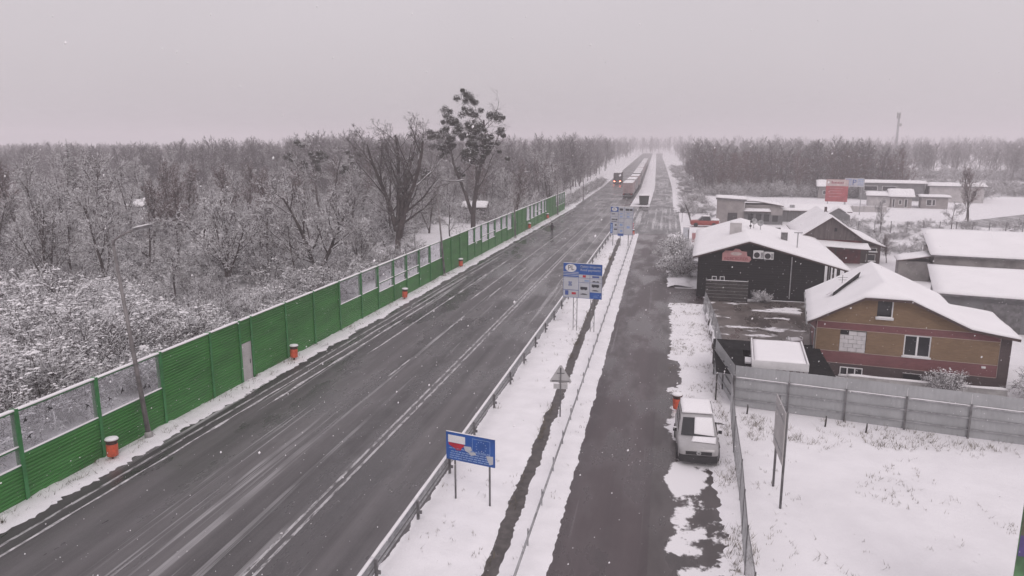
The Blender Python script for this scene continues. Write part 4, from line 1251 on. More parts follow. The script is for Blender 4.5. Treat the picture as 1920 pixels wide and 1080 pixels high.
# low snowy kerb wall in front of the house
kw = empty("low_wall", (10.9, 44.7, 0), R(-7), "low snow-topped wall along the foot of the brick house", "wall")
MB().box(0, 8.2, 0, .25, 0, .35).build("wall_body", "concrete", kw)
snow_slab([(0, 0, .35), (8.2, 0, .35), (8.2, .25, .35), (0, .25, .35)], .12, 30, 2, .03, .5).build("snow_cap", "roof_snow", kw, smooth=True)

# ---- kiosk and black netting canopy between fence and house
kk = empty("kiosk", (6.42, 41.55, 0), R(-5), "small red and white kiosk under a thick snowy flat roof", "kiosk")
for k in range(14):
    x = -1.2 + k * .171
    MB().box(x, x + .168, -1.95, -1.88, 0, 2.15).build("plank", "white" if k % 2 else "barn_red", kk)
    MB().box(x, x + .168, 1.88, 1.95, 0, 2.15).build("plank", "white" if k % 2 else "barn_red", kk)
for s in (-1, 1):
    for k in range(22):
        y = -1.88 + k * .171
        MB().box(s * 1.2 - .035, s * 1.2 + .035, y, y + .168, 0, 2.15).build("plank", "white" if k % 2 else "barn_red", kk)
MB().box(-1.42, 1.42, -2.4, 2.35, 2.15, 2.42).build("roof", "white", kk)
for x0, x1, y0, y1 in ((-1.42, 1.42, -2.4, -2.32), (-1.42, -1.34, -2.32, 2.35), (1.34, 1.42, -2.32, 2.35)):
    MB().box(x0, x1, y0, y1, 2.42, 2.58).build("roof_rim", "white", kk)
snow_slab([(-1.3, -2.3, 2.42), (1.3, -2.3, 2.42), (1.3, 2.3, 2.42), (-1.3, 2.3, 2.42)], .17, 12, 16, .0).build("roof_snow", "roof_snow", kk, smooth=True)
MB().box(-1.75, -1.3, -1.2, -.2, 2.0, 2.1).build("side_shelf", "white", kk)
cp = empty("netting_canopy", (6.3, 43.5, 0), R(-2), "flat black netting canopy around the kiosk beside the brick house", "canopy")
for (x0, x1, y0, y1) in ((-3.15, 3.1, 1.0, 3.2), (-3.15, -1.5, -3.9, .98), (1.75, 3.1, -3.9, .98)):
    m = MB(); nx_, ny_ = 10, 8
    for j in range(ny_ + 1):
        for i in range(nx_ + 1):
            x, y = x0 + (x1 - x0) * i / nx_, y0 + (y1 - y0) * j / ny_
            m.v.append((x, y, 1.62 + .10 * nz(x * .9, y * .9, 3) - (.06 if x > 0 else 0)))
    for j in range(ny_):
        for i in range(nx_):
            a = j * (nx_ + 1) + i; m.f.append((a, a + 1, a + nx_ + 2, a + nx_ + 1))
    o = m.build("netting", "tarp", cp); s_ = o.modifiers.new("thick", 'SOLIDIFY'); s_.thickness = .03
for x in (-3.1, 0, 3.05):
    for y in (-3.85, 1.0, 3.15):
        if abs(x) > 1 or y > 0:
            MB().box(x - .04, x + .04, y - .04, y + .04, 0, 1.56).build("post", "dark_plank", cp)
MB().add([(-3.14, 3.22, 0), (3.08, 3.22, 0), (3.08, 3.22, 1.6), (-3.14, 3.22, 1.65), (-3.14, 3.25, 0), (3.08, 3.25, 0), (3.08, 3.25, 1.6), (-3.14, 3.25, 1.65)], [(0, 1, 2, 3), (7, 6, 5, 4), (3, 2, 6, 7)]).build("side_netting", "tarp", cp)
# bulk bag in the yard corner
bg = empty("bulk_bag", (8.6, 49.3, 0), .3, "white bulk bag dusted with snow beside the brick house", "bag")
m = loft([[(c * r0 + .04 * nz(a, z), s * r0 + .04 * nz(a + 9, z), z) for a, c, s in [(k, math.copysign(abs(math.cos(k * .5236)) ** .5, math.cos(k * .5236)), math.copysign(abs(math.sin(k * .5236)) ** .5, math.sin(k * .5236))) for k in range(12)]] for z, r0 in ((0, .5), (.3, .56), (.8, .55), (1.1, .5), (1.2, .42))])
m.build("bag_body", "render_pale", bg, smooth=True)
for s in (-1, 1): MB().tube([(s * .4, -.35, 1.1), (s * .42, -.2, 1.4), (s * .42, .1, 1.4), (s * .4, .3, 1.1)], .03, 5).build("loop", "white", bg)
snow_slab([(-.4, -.4, 1.18), (.4, -.4, 1.18), (.4, .4, 1.18), (-.4, .4, 1.18)], .12, 6, 6, .03).build("snow_cap", "roof_snow", bg, smooth=True)

# ---- black bar building
br_ = empty("bar_building", (3.0, 68.0, 0), R(-3), "black wooden bar building with a wide snowy gable and a pink sign board", "building")
MB().prism_xz([(0, 0), (10.8, 0), (10.8, 3.40), (4.35, 5.13), (0, 3.72)], 0, .3).build("front_wall", "black_siding", br_)
MB().box(0, .3, .3, 19.5, 0, 3.7).box(10.5, 10.8, .3, 19.5, 0, 3.35).prism_xz([(.3, 0), (10.5, 0), (10.5, 3.40), (4.35, 5.1), (.3, 3.72)], 19.2, 19.5).build("side_wall", "black_siding", br_)
def bar_z(u, v): return min(5.27 + .32 * (u - 4.35), 5.27 - .272 * (u - 4.35))
roof_field(br_, bar_z, lin(-.45, 12.9, 30, (4.35,)), lin(-.5, 20, 26), .18, .12, None, 5.0, "fascia")
for v in (.2, 3.2, 6.2, 9.2):
    MB().box(12.45, 12.6, v, v + .15, 0, 2.88).build("pergola_post", "dark_plank", br_)
for u in (11.2, 11.8): MB().box(u, u + .12, .0, .12, 0, bar_z(u, 0) - .14).build("pergola_post", "dark_plank", br_)
MB().box(10.9, 12.6, .0, .1, 1.0, 1.1).build("pergola_rail", "dark_plank", br_)
# sign board with a stepped top and lettering too faded to read
sg = MB().prism_xz([(2.1, 3.47), (4.45, 3.40), (4.62, 3.62), (4.52, 3.86), (4.25, 3.92), (4.2, 4.30), (3.75, 4.34), (3.55, 4.52), (3.2, 4.55), (3.0, 4.36), (2.35, 4.36), (2.1, 4.1)], -.08, -.02).build("sign_board", "pink_sign", br_)
r_ = random.Random(8); sm = MB(); u = 2.3
for k in range(9):
    L = r_.uniform(.14, .2)
    sm.box(u, u + .05, -.095, -.082, 3.54, 3.78).box(u + .05, u + L, -.095, -.082, 3.73, 3.78)
    if k % 2: sm.box(u + .05, u + L, -.095, -.082, 3.54, 3.585)
    else: sm.box(u + L - .05, u + L, -.095, -.082, 3.54, 3.73)
    u += L + .06
sm.build("faded_letters", "pink_letter", sg)
MB().prism_xz([(2.08, 3.44), (4.46, 3.37), (4.46, 3.40), (2.1, 3.47)], -.09, -.02).build("sign_edge", "pink_edge", sg)
ellipse_p = [(3.3 + .5 * math.cos(k * .3927), 4.1 + .16 * math.sin(k * .3927)) for k in range(16)]
MB().prism_xz(ellipse_p, -.09, -.082).build("sign_emblem", "pink_edge", sg)
for k, (u0, u1, z0, z1_) in enumerate(((4.74, 5.6, 3.78, 4.42), (5.66, 6.46, 3.74, 4.34))):
    ac = MB().box(u0, u1, -.42, -.06, z0, z1_).build("air_conditioner", "white", br_)
    MB().lathe([(.23, 0), (.25, .01), (.25, .02)], 18).build("fan_grille", "plastic", ac, loc=(u0 + .30, -.421, (z0 + z1_) / 2), rot=(R(90), 0, 0))
    MB().box(u1 - .22, u1 - .04, -.428, -.421, z0 + .08, z1_ - .08).build("side_grille", "steel", ac)
    snow_slab([(u0, -.42, z1_), (u1, -.42, z1_), (u1, -.06, z1_), (u0, -.06, z1_)], .07, 6, 3, .01).build("snow_cap", "roof_snow", ac, smooth=True)
    for u in (u0 + .1, u1 - .14): MB().box(u, u + .04, -.42, -.0, z0 - .06, z0 - .005).build("bracket", "steel_dark", ac)
MB().box(8.0, 8.08, -.08, 0, .2, bar_z(8, 0) - .3).build("downpipe", "steel", br_)
for u0, z0 in ((1.3, 1.35), (2.0, 1.35)):
    w_ = MB().box(u0, u0 + .42, -.04, .0, z0, z0 + .62).build("window", "white_pvc", br_)
    MB().box(u0 + .06, u0 + .36, -.046, -.041, z0 + .06, z0 + .56).build("pane", "glass_dark", w_)
for nm, u, v, w_, hh_, mt in (("chimney", 3.4, 7.2, .55, 1.15, "render_pale"), ("vent_box", 8.1, 8.6, .3, .9, "steel_dark")):
    zb = bar_z(u, v)
    c_ = MB().box(u - w_, u + w_, v - w_ * .7, v + w_ * .7, zb - .2, zb + hh_).build(nm, mt, br_)
    snow_slab([(u - w_, v - w_ * .7, zb + hh_), (u + w_, v - w_ * .7, zb + hh_), (u + w_, v + w_ * .7, zb + hh_), (u - w_, v + w_ * .7, zb + hh_)], .14, 5, 5, .02).build("snow_cap", "roof_snow", c_, smooth=True)
def dish(parent, u, v, z, rz, r=.32):
    d = MB().lathe([(.02, 0), (r * .6, .03), (r, .10), (r * .98, .115), (r * .6, .045), (.02, .015)], 18).build("satellite_dish", "steel", parent, smooth=True, loc=(u, v, z), rot=(R(75), 0, rz))
    MB().tube([(0, 0, 0), (0, .4, .38)], .012, 4).build("feed_arm", "steel_dark", d)
    MB().tube([(u, v + .05, z - .75), (u, v + .05, z)], .03, 6).build("dish_mast", "steel_dark", parent)
dish(br_, 5.3, 11, bar_z(5.3, 11) + .9, .3); dish(br_, 6.0, 11.4, bar_z(6, 11) + .9, -.2)
MB().tube([(8.9, 4.5, bar_z(8.9, 4) - .1), (8.9, 4.5, bar_z(8.9, 4) + 1.6)], .05, 8).tube([(8.55, 4.5, bar_z(8.9, 4) + 1.6), (9.3, 4.5, bar_z(8.9, 4) + 1.6)], .05, 8).build("vent_pipe", "steel", br_)
mt_ = MB().tube([(4.9, 9.5, 5.0), (4.9, 9.5, 6.9)], .03, 6)
for q in range(3): mt_.lathe([(.03, 0), (.12, .06), (.12, .16), (.03, .22)], 8, (4.9 + .05 * q, 9.5, 5.5 + q * .42))
mt_.build("aerial_mast", "plastic", br_)
# plank screen before the bar
pf = empty("plank_screen", (3.7, 66.2, 0), R(-2), "dark horizontal plank screen in front of the black bar", "fence")
for k in range(6):
    MB().box(0, 3.6, -.03, .03, .12 + k * .30, .12 + k * .30 + .26).build("plank", "dark_plank", pf)
for x in (.0, 1.2, 2.4, 3.54): MB().box(x, x + .09, .032, .12, 0, 2.0).build("post", "dark_plank", pf)
snow_slab([(0, -.03, 1.88), (3.6, -.03, 1.88), (3.6, .03, 1.88), (0, .03, 1.88)], .06, 12, 2, 0, .6).build("snow_cap", "roof_snow", pf, smooth=True)
tag(MB().obox((0, 0, .05), (2.2, .16, .08), (0, 0, R(-14))).build("timber_beam", "roof_snow", loc=(10.1, 62.5, .01)), "snow-covered timber beam lying in the muddy yard", "beam")

# ---- red barn
bn_ = empty("red_barn", (15.5, 91.0, 0), R(-3), "dark red barn with a grey boarded gable and steep snowy roof", "barn")
def barn_z(u, v):
    return min(5.37 + .71 * (u - 3.37), 5.37 - .705 * (min(u, 7.0) - 3.37) - .34 * max(0, u - 7.0))
MB().box(.2, 6.8, 0, .3, 0, 2.7).build("front_wall", "barn_red", bn_)
for k in range(11):
    u0, u1 = .25 + k * .60, .25 + (k + 1) * .60 - .02
    zt = lambda u: barn_z(u, 0) - .16
    if u0 < 3.37 < u1:
        MB().prism_xz([(u0, 2.72), (u1, 2.72), (u1, zt(u1)), (3.37, zt(3.37)), (u0, zt(u0))], .02 + .012 * (k % 2), .28).build("gable_board", "barn_wood", bn_)
    else:
        a_, b_ = max(2.74, zt(u0)), max(2.74, zt(u1))
        MB().prism_xz([(u0, 2.72), (u1, 2.72), (u1, b_), (u0, a_)], .02 + .012 * (k % 2), .28).build("gable_board", "barn_wood", bn_)
MB().box(6.8, 9.0, .6, .9, 0, 2.1).box(8.7, 9.0, .9, 13.5, 0, 2.0).box(.2, .5, .3, 13.5, 0, 2.9).build("side_wall", "brick_dark", bn_)
roof_field(bn_, barn_z, lin(-.15, 9.4, 22, (3.37, 7.0)), lin(-.35, 14, 18), .2, .12, lambda u, v: not (u > 7.0 and v < .5), 9.0)
def porch_z(u, v): return 2.72 + .22 * v - .05 * (u - .2)
roof_field(bn_, porch_z, lin(.1, 7.4, 16), lin(-2.0, -.03, 5), .14, .1, None, 12.0)
for u in (.3, 3.7, 7.1): MB().box(u, u + .14, -1.9, -1.76, 0, porch_z(u, -1.8) - .11).build("porch_post", "dark_plank", bn_)
window(bn_, 7.5, 8.5, .3, 1.1, .57, 1, "render_pale"); window(bn_, 7.6, 8.6, 1.4, 1.85, .57, 1, "render_pale")
MB().box(3.25, 3.5, 5.0, 5.4, 5.1, 6.1).build("chimney", "brick_dark", bn_)
MB().obox((3.9, .0, 3.9), (.3, .05, .4), (0, 0, 0)).build("loft_hatch", "glass_dark", bn_)

# ---- annex roof between bar and barn
ax_ = empty("annex_building", (10.8, 89.5, 0), R(-3), "low snow-roofed annex between the bar and the red barn", "building")
MB().box(0, 6.0, 0, 6, 0, 2.7).build("wall", "grey_siding", ax_)
roof_field(ax_, lambda u, v: 3.6 - .16 * abs(u - 1.2), lin(-.3, 6.3, 12, (1.2,)), lin(-.3, 6.3, 10), .18, .12, None, 15.0)
MB().box(1.6, 2.3, .1, .5, 3.3, 4.1).build("roof_vent", "steel_dark", ax_)

# ---- long grey sheds
def shed(name, loc, rz, L, D_, ze, zr, mat, label, door=True):
    e = empty(name, loc, rz, label, "shed")
    MB().box(0, L, 0, .2, 0, ze - .02).box(0, .2, .2, D_, 0, ze - .02).box(L - .2, L, .2, D_, 0, ze - .02).box(.2, L - .2, D_ - .2, D_, 0, zr - .05).build("wall", mat, e)
    roof_field(e, lambda u, v: ze + (zr - ze) * max(0, v) / D_, lin(-.35, L + .35, int(L * 1.2)), lin(-.4, D_ + .3, 12), .18, .14, None, loc[0], "steel_dark")
    for k in range(int(L / 2.4)):
        MB().box(2.4 * k + 1.2, 2.4 * k + 1.26, -.03, 0, 0, ze - .1).build("seam", mat, e)
    if door:
        d = MB().box(3, 5.4, -.06, -.01, 0, 2.2).build("door", "steel_dark", e)
        MB().box(5.1, 5.16, -.10, -.06, 1.0, 1.2).build("handle", "steel", d)
    return e
shed("storage_shed", (20.6, 60.1, 0), R(-13), 24, 6.6, 2.7, 3.7, "shed_wall", "long grey shed with snowy roof directly behind the brick house")
sb_ = shed("storage_shed", (26.4, 79.4, 0), R(-10), 26, 8.0, 2.9, 4.5, "shed_wall_b", "long snow-roofed shed with stained wall behind the first grey shed", False)
MB().box(11.2, 11.7, 6.9, 7.3, 4.1, 5.6).build("chimney", "brick_dark", sb_)
lt = empty("lean_to", (23.6, 80.7, 0), R(-10), "small snow-roofed lean-to at the left end of the farther shed", "shed")
MB().box(0, 2.8, 0, 3, 0, 2.0).build("wall", "shed_wall_b", lt)
roof_field(lt, lambda u, v: 2.1 + .2 * u, lin(-.2, 2.85, 6), lin(-.3, 3.3, 6), .15, .1, None, 4.0)

# ---- far group of buildings
gb_ = empty("garage_building", (8.5, 131.8, 0), R(-4), "boxy pale grey garage with flat snowy roof beyond the red pickup", "building")
MB().box(0, 4.6, 0, 6, 0, 4.15).build("wall", "render_grey", gb_)
roof_field(gb_, lambda u, v: 4.45 - .05 * u, lin(-.2, 4.9, 8), lin(-.3, 6.3, 8), .2, .28, None, 1.0, "steel_dark")
d = MB().box(1.9, 3.5, -.05, -.005, 0, 1.9).build("garage_door", "plastic", gb_)
MB().box(4.0, 4.3, -.1, -.005, 0, 1.0).build("meter_box", "white", gb_)
sh_ = empty("roadside_shop", (13.2, 132.0, 0), R(-4), "dark-fronted shop with two stepped snowy roofs beside the grey garage", "building")
MB().box(0, 6.2, 0, 7, 0, 2.1).build("wall", "shed_wall", sh_)
MB().box(0.2, 6.0, 2.5, 7, 2.1, 3.1).build("upper_wall", "render_grey", sh_)
roof_field(sh_, lambda u, v: 2.3 + .05 * v, lin(-.1, 4.2, 8), lin(-1.0, 2.4, 5), .18, .12, None, 2.0)
roof_field(sh_, lambda u, v: 3.75 - .17 * max(0, u - 2), lin(-.2, 6.5, 8), lin(2.3, 7.3, 6), .2, .12, None, 3.0)
MB().box(4.3, 6.2, -.25, -.05, 1.6, 2.75).build("sign_panel", "render_grey", sh_)
for u in (.6, 1.9, 3.2, 4.6): MB().box(u, u + .9, -.04, -.004, .5, 1.7).build("window", "glass_dark", sh_)
for u in (0, 3.0, 6.1): MB().box(u, u + .1, -.95, -.85, 0, 2.2).build("canopy_post", "steel_dark", sh_)
lb_ = empty("long_low_building", (20.2, 137.0, 0), R(-5), "long low building with a broad snowy roof and dark gable end", "building")
MB().box(0, 7.0, 0, 8, 0, 1.9).build("wall", "grey_siding", lb_)
roof_field(lb_, lambda u, v: 2.0 + .18 * min(v + .3, 8.3 - v), lin(-.3, 11.3, 12), lin(-.3, 8.3, 10, (4.0,)), .2, .12, None, 6.0)
MB().prism_xz([(7.0, 0), (10.8, 0), (10.8, 1.5), (8.9, 2.7), (7.0, 1.5)], -1.6, 0.0).build("gable_porch", "shed_wall", lb_)
for s, x0, x1, za, zb in ((-1, 6.8, 8.9, 1.45, 2.8), (1, 8.9, 11.0, 2.8, 1.45)):
    snow_slab([(x0, -1.8, za), (x1, -1.8, zb), (x1, 1.5, zb), (x0, 1.5, za)], .15, 6, 6, .02).build("porch_snow", "roof_snow", lb_, smooth=True)
MB().box(1.2, 2.0, 1, 1.6, 2.4, 2.9).build("roof_box", "steel", lb_)

def billboard(loc, rz, w_, z0, z1_, mats, label, split=None):
    e = empty("billboard", loc, rz, label, "billboard", None)
    for x in (-w_ * .38, w_ * .38): MB().tube([(x, .1, 0), (x, .1, z1_ - .1)], .07, 8).build("post", "steel", e)
    b = MB().box(-w_ / 2, w_ / 2, -.06, .03, z0, z1_).build("board", mats[0], e)
    if split: MB().box(-w_ / 2 + .02, w_ / 2 - .02, -.067, -.061, split, z1_ - .02).build("upper_print", mats[1], b)
    return e, b
e, b = billboard((31.6, 150.0, 0), R(-12), 3.9, 2.7, 6.9, ("red_board", "pink_edge"), "tall red billboard with a pale pink top section", 5.65)
m = MB(); u = -1.0
for k in range(8): m.box(u, u + .18, -.074, -.068, 6.1, 6.1 + (.5 if k == 0 else .33)); u += .27
m.build("faded_letters", "pink_letter", b)
m = MB()
for q, z in enumerate((5.2, 4.7, 4.2, 3.6)):
    m.box(-1.3, -1.3 + 2.3 - .3 * (q % 2), -.066, -.061, z, z + .12)
m.build("text_rows", "pink_sign", b)
e, b = billboard((35.2, 152.5, 0), R(-14), 3.5, 5.4, 7.05, ("sign_pale",), "pale blue parking billboard with a letter P beside the red billboard")
text_mesh("P", 1.5, "letter", "blue", b, (-.05, -.07, 6.2), (R(90), 0, 0))
m = MB()
for z in (6.75, 6.45, 6.1, 5.75): m.box(-1.55, -.55, -.066, -.061, z, z + .12).box(.5, 1.55, -.066, -.061, z, z + .12)
m.build("text_rows", "sign_light_blue", b)

def hall(name, loc, rz, L, D_, ze, rise, wall_m, label, wins=(), fas="steel_dark"):
    e = empty(name, loc, rz, label, "building")
    MB().box(0, L, 0, D_, 0, ze).build("wall", wall_m, e)
    roof_field(e, lambda u, v: ze + .15 + rise * min(v + .4, D_ + .4 - v) / (D_ / 2), lin(-.5, L + .5, 10), lin(-.4, D_ + .4, 8, (D_ / 2,)), .22, .16, None, loc[0], fas)
    for (u0, u1, z0, z1_) in wins:
        w_ = MB().box(u0, u1, -.05, -.004, z0, z1_).build("window", "white_pvc", e)
        MB().box(u0 + .08, u1 - .08, -.056, -.051, z0 + .08, z1_ - .08).build("pane", "glass_dark", w_)
    return e
hall("cottage", (43.0, 172.5, 0), R(-10), 4.2, 6, 2.3, .5, "render_pale", "pale cottage with one window left of the hipped-roof house", [(2.6, 3.4, .8, 1.6)])
hall("small_house", (47.2, 171.5, 0), R(-10), 4.0, 7, 2.2, 1.2, "render_grey", "small house with a bright snowy roof and dark doorways in the far yard", [(.3, .8, .1, 1.9), (1.5, 2.1, .7, 1.7), (2.6, 3.2, .1, 1.9)])
hall("long_hall", (46.0, 194.0, 0), R(-12), 14, 10, 4.0, .3, "shed_wall", "long dark hall with flat snowy roof below the radio mast", [(1, 4, 2.2, 3.4), (5, 8, 2.2, 3.4)])
hall("white_hall", (60.5, 190.0, 0), R(-12), 11, 9, 3.6, .4, "render_pale", "long whitish hall right of the dark hall", [(7, 7.8, 1.5, 2.8), (8.6, 9.6, 1.5, 2.8)])
hall("office_cabin", (53.0, 171.0, 0), R(-12), 5.0, 5, 2.3, .15, "render_grey", "grey cabin with a bright double window in the far yard", [(1.0, 2.0, .6, 1.9), (2.1, 2.7, .6, 1.9)])
hall("far_house", (37.0, 196.0, 0), R(-8), 6.0, 6, 2.8, 1.2, "shed_wall_b", "dark far house behind the red billboard", [(1, 2, 1, 2)])

# concrete panel wall
cw = empty("panel_wall", (28.0, 158.5, 0), R(4), "pale concrete panel wall below the red billboard", "wall")
for k in range(7):
    MB().box(2.2 * k + .05, 2.2 * k + 2.15, 0, .1, 0, 1.15).build("panel", "render_pale", cw)
    MB().box(2.2 * k - .07, 2.2 * k + .04, -.03, .13, 0, 1.3).build("post", "concrete", cw)
snow_slab([(0, 0, 1.15), (15.4, 0, 1.15), (15.4, .1, 1.15), (0, .1, 1.15)], .1, 30, 2, .02).build("snow_cap", "roof_snow", cw, smooth=True)
# rail fence behind the barn
rf = empty("rail_fence", (27.0, 122.0, 0), R(6), "wire-and-post field fence behind the red barn", "fence")
for k in range(12):
    MB().tube([(2.4 * k, 0, 0), (2.4 * k, 0, 1.9)], .06, 6).build("post", "steel_dark", rf)
for z in (.5, 1.1, 1.75): MB().tube([(0, 0, z), (26.4, 0, z)], .02, 4).build("wire", "steel", rf)
rf = empty("rail_fence", (52, 118.0, 0), R(14), "post-and-rail fence across the far right field", "fence")
for k in range(14):
    MB().box(2.6 * k - .06, 2.6 * k + .06, -.06, .06, 0, 1.2).build("post", "dark_plank", rf)
for z in (.5, 1.0): MB().box(0, 33.8, .061, .10, z, z + .1).build("rail", "dark_plank", rf)

# low pink brick wall, totem, round sign, leaning timber pole near the crossing
lw = empty("brick_wall", (3.7, 106.2, 0), R(2), "low pinkish brick wall with snow on top beside the white totem", "wall")
MB().box(0, 3.4, 0, .3, 0, 1.25).build("wall_body", "pink_sign", lw)
snow_slab([(0, 0, 1.25), (3.4, 0, 1.25), (3.4, .3, 1.25), (0, .3, 1.25)], .16, 16, 3, .03, .5).build("snow_cap", "roof_snow", lw, smooth=True)
tt = empty("totem_sign", (2.85, 105.0, 0), R(4), "white totem sign with snow on top standing by the service road", "road sign")
MB().box(-.42, .42, -.2, .2, 0, 2.15).build("body", "sign_pale", tt)
MB().box(.20, .34, -.21, -.201, .2, 1.9).build("dark_print", "steel_dark", tt)
snow_slab([(-.42, -.2, 2.15), (.42, -.2, 2.15), (.42, .2, 2.15), (-.42, .2, 2.15)], .18, 6, 4, .03).build("snow_cap", "roof_snow", tt, smooth=True)
rs_ = empty("round_sign", (2.75, 132.5, 0), 0, "dark back of a round road sign by the crossing", "road sign")
MB().tube([(0, 0, 0), (0, 0, 2.4)], .04, 6).build("post", "steel_dark", rs_)
MB().lathe([(.42, 0), (.42, .03)], 20).build("disc", "steel_dark", rs_, loc=(0, -.05, 2.05), rot=(R(90), 0, 0))
tag(MB().tube([(0, 0, 0), (-.5, 0, 1.7), (-1.1, 0, 3.2)], [.13, .11, .09], 8).build("timber_pole", "dark_plank", loc=(4.3, 131.0, 0)), "short leaning timber pole right of the round sign", "pole")
for k, (x, y, lab) in enumerate(((1.1, 190, "small dark double board sign on the far right verge"),)):
    e = empty("verge_sign", (x + 4, y, .2), 0, lab, "road sign")
    for z in (1.2, 1.9): MB().box(-.9, .9, 0, .05, z, z + .4).build("plate", "steel_dark", e)
    MB().tube([(0, .08, 0), (0, .08, 2.3)], .05, 6).build("post", "steel_dark", e)

# radio mast
ms = empty("radio_mast", (72.0, 262.0, 0), .3, "slender lattice radio mast with antennas on a splayed base", "mast")
for k in range(3):
    a = k * 2.094
    MB().tube([(2.2 * math.cos(a), 2.2 * math.sin(a), 0), (.45 * math.cos(a), .45 * math.sin(a), 3.4)], .10, 6).build("splayed_leg", "steel", ms)
    MB().tube([(.45 * math.cos(a), .45 * math.sin(a), 3.4), (.22 * math.cos(a), .22 * math.sin(a), 23.0)], .06, 5).build("leg", "steel", ms)
m = MB(); z = 3.4; k = 0
while z < 22.5:
    r0 = .45 - .23 * (z - 3.4) / 19.6
    for q in range(3):
        a, b = q * 2.094, (q + 1) * 2.094
        m.tube([(r0 * math.cos(a), r0 * math.sin(a), z), (r0 * math.cos(b), r0 * math.sin(b), z + .55)], .03, 3)
    z += .55
tag(m.build("bracing", "steel", ms), kind="stuff")
for k, a in enumerate((0.3, 2.4, 4.5)):
    MB().box(-.15, .15, -.08, .08, 0, 1.9).build("antenna", "render_pale", ms, loc=(.5 * math.cos(a), .5 * math.sin(a), 21.2), rot=(0, 0, a))
dish_ = MB().lathe([(.05, 0), (.5, .1), (.5, .3)], 12).build("drum_antenna", "render_pale", ms, loc=(.4, -.3, 19.2), rot=(R(90), 0, 0))

# garden huts among the trees on the left
for loc, rz, lab in (((-55.5, 83.5, 0), .3, "small dark garden hut with a snowy roof deep in the thicket"), ((-97.0, 121.0, 0), -.2, "snow-roofed garden house below the two small spruces"), ((-34.5, 131, 0), .1, "low white snow-covered hut behind the mistletoe tree")):
    e = empty("garden_hut", loc, rz, lab, "hut", "garden huts in the thicket")
    MB().box(-2, 2, -1.5, 1.5, 0, 2.1).build("wall", "dark_plank", e)
    MB().box(-.4, .4, -1.55, -1.505, 0, 1.8).build("door", "shed_wall_b", e)
    roof_field(e, lambda u, v: 2.15 + .5 * min(v + 1.8, 1.8 - v), lin(-2.3, 2.3, 8), lin(-1.8, 1.8, 8, (0,)), .2, .1, None, loc[0])

# ================================================================ VEGETATION
def perp(d, rng):
    v = Vector((rng.gauss(0, 1), rng.gauss(0, 1), rng.gauss(0, 1)))
    v -= d * v.dot(d)
    return v.normalized() if v.length > 1e-5 else d.orthogonal().normalized()

def grow(rng, p, d, L, r, lev, P, out):
    """one limb as a chain of points, then its side branches"""
    n = P["seg"][lev]
    pts, rad = [p.copy()], [r]
    d = d.copy()
    rt = r * P.get("taper", .35) if lev < P["max"] else r * .6
    for i in range(n):
        d = (d + perp(d, rng) * P["wob"][lev] + Vector((0, 0, P["up"][lev]))).normalized()
        p = p + d * (L / n)
        pts.append(p.copy()); rad.append(r + (rt - r) * (i + 1) / n)
    out.append((pts, rad, lev))
    if lev >= P["max"]: return
    k = P["kids"][lev]
    k = max(1, int(round(k * rng.uniform(.8, 1.2))))
    t0 = P["t0"][lev]
    for i in range(k):
        t = t0 + (1 - t0) * (i + rng.uniform(.1, .9)) / k
        f = t * n; a = min(int(f), n - 1); fr_ = f - a
        q = pts[a].lerp(pts[a + 1], fr_)
        dd = (pts[a + 1] - pts[a]).normalized()
        ang = R(rng.uniform(*P["ang"][lev])) * (1 - .35 * t if lev == 0 else 1)
        nd = (dd * math.cos(ang) + perp(dd, rng) * math.sin(ang)).normalized()
        cl = L * P["len"][lev] * rng.uniform(.65, 1.1) * (1.15 - .55 * t)
        cr = max(P["rmin"], (r + (rt - r) * t) * P["rr"][lev])
        grow(rng, q, nd, cl, cr, lev + 1, P, out)

def chains_to_mesh(chains, sides):
    m = MB()
    for pts, rad, lev in chains:
        m.tube(pts, rad, sides[min(lev, len(sides) - 1)], cap=False)
    return m

BASE = dict(max=4, seg=[7, 5, 4, 3, 2], wob=[.10, .16, .2, .25, .25], up=[.06, .10, .06, .04, .03], kids=[13, 10, 7, 5], t0=[.22, .15, .1, .1],
            ang=[(35, 60), (30, 60), (30, 65), (30, 70)], len=[.50, .5, .5, .5], rr=[.5, .5, .55, .6], rmin=.012, taper=.35)

def deciduous(seed, h, r, **kw):
    rng = random.Random(seed); P = dict(BASE); P.update(kw); out = []
    stems = P.get("stems", [((0, 0, 0), (0, 0, 1), 1.0)])
    for p, d, s in stems:
        grow(rng, Vector(p), Vector(d).normalized(), h * .74 * s, r * s, 0, P, out)
    return out

def tree_parts(name, chains, twig, parent=None, split=2, sides=(8, 5, 4, 3, 3)):
    """empty > trunk, crown"""
    e = empty(name, (0, 0, 0))
    chains_to_mesh([c for c in chains if c[2] < split], sides).build("trunk", "bark", e, smooth=True)
    chains_to_mesh([c for c in chains if c[2] >= split], sides).build("crown", twig, e)
    return e

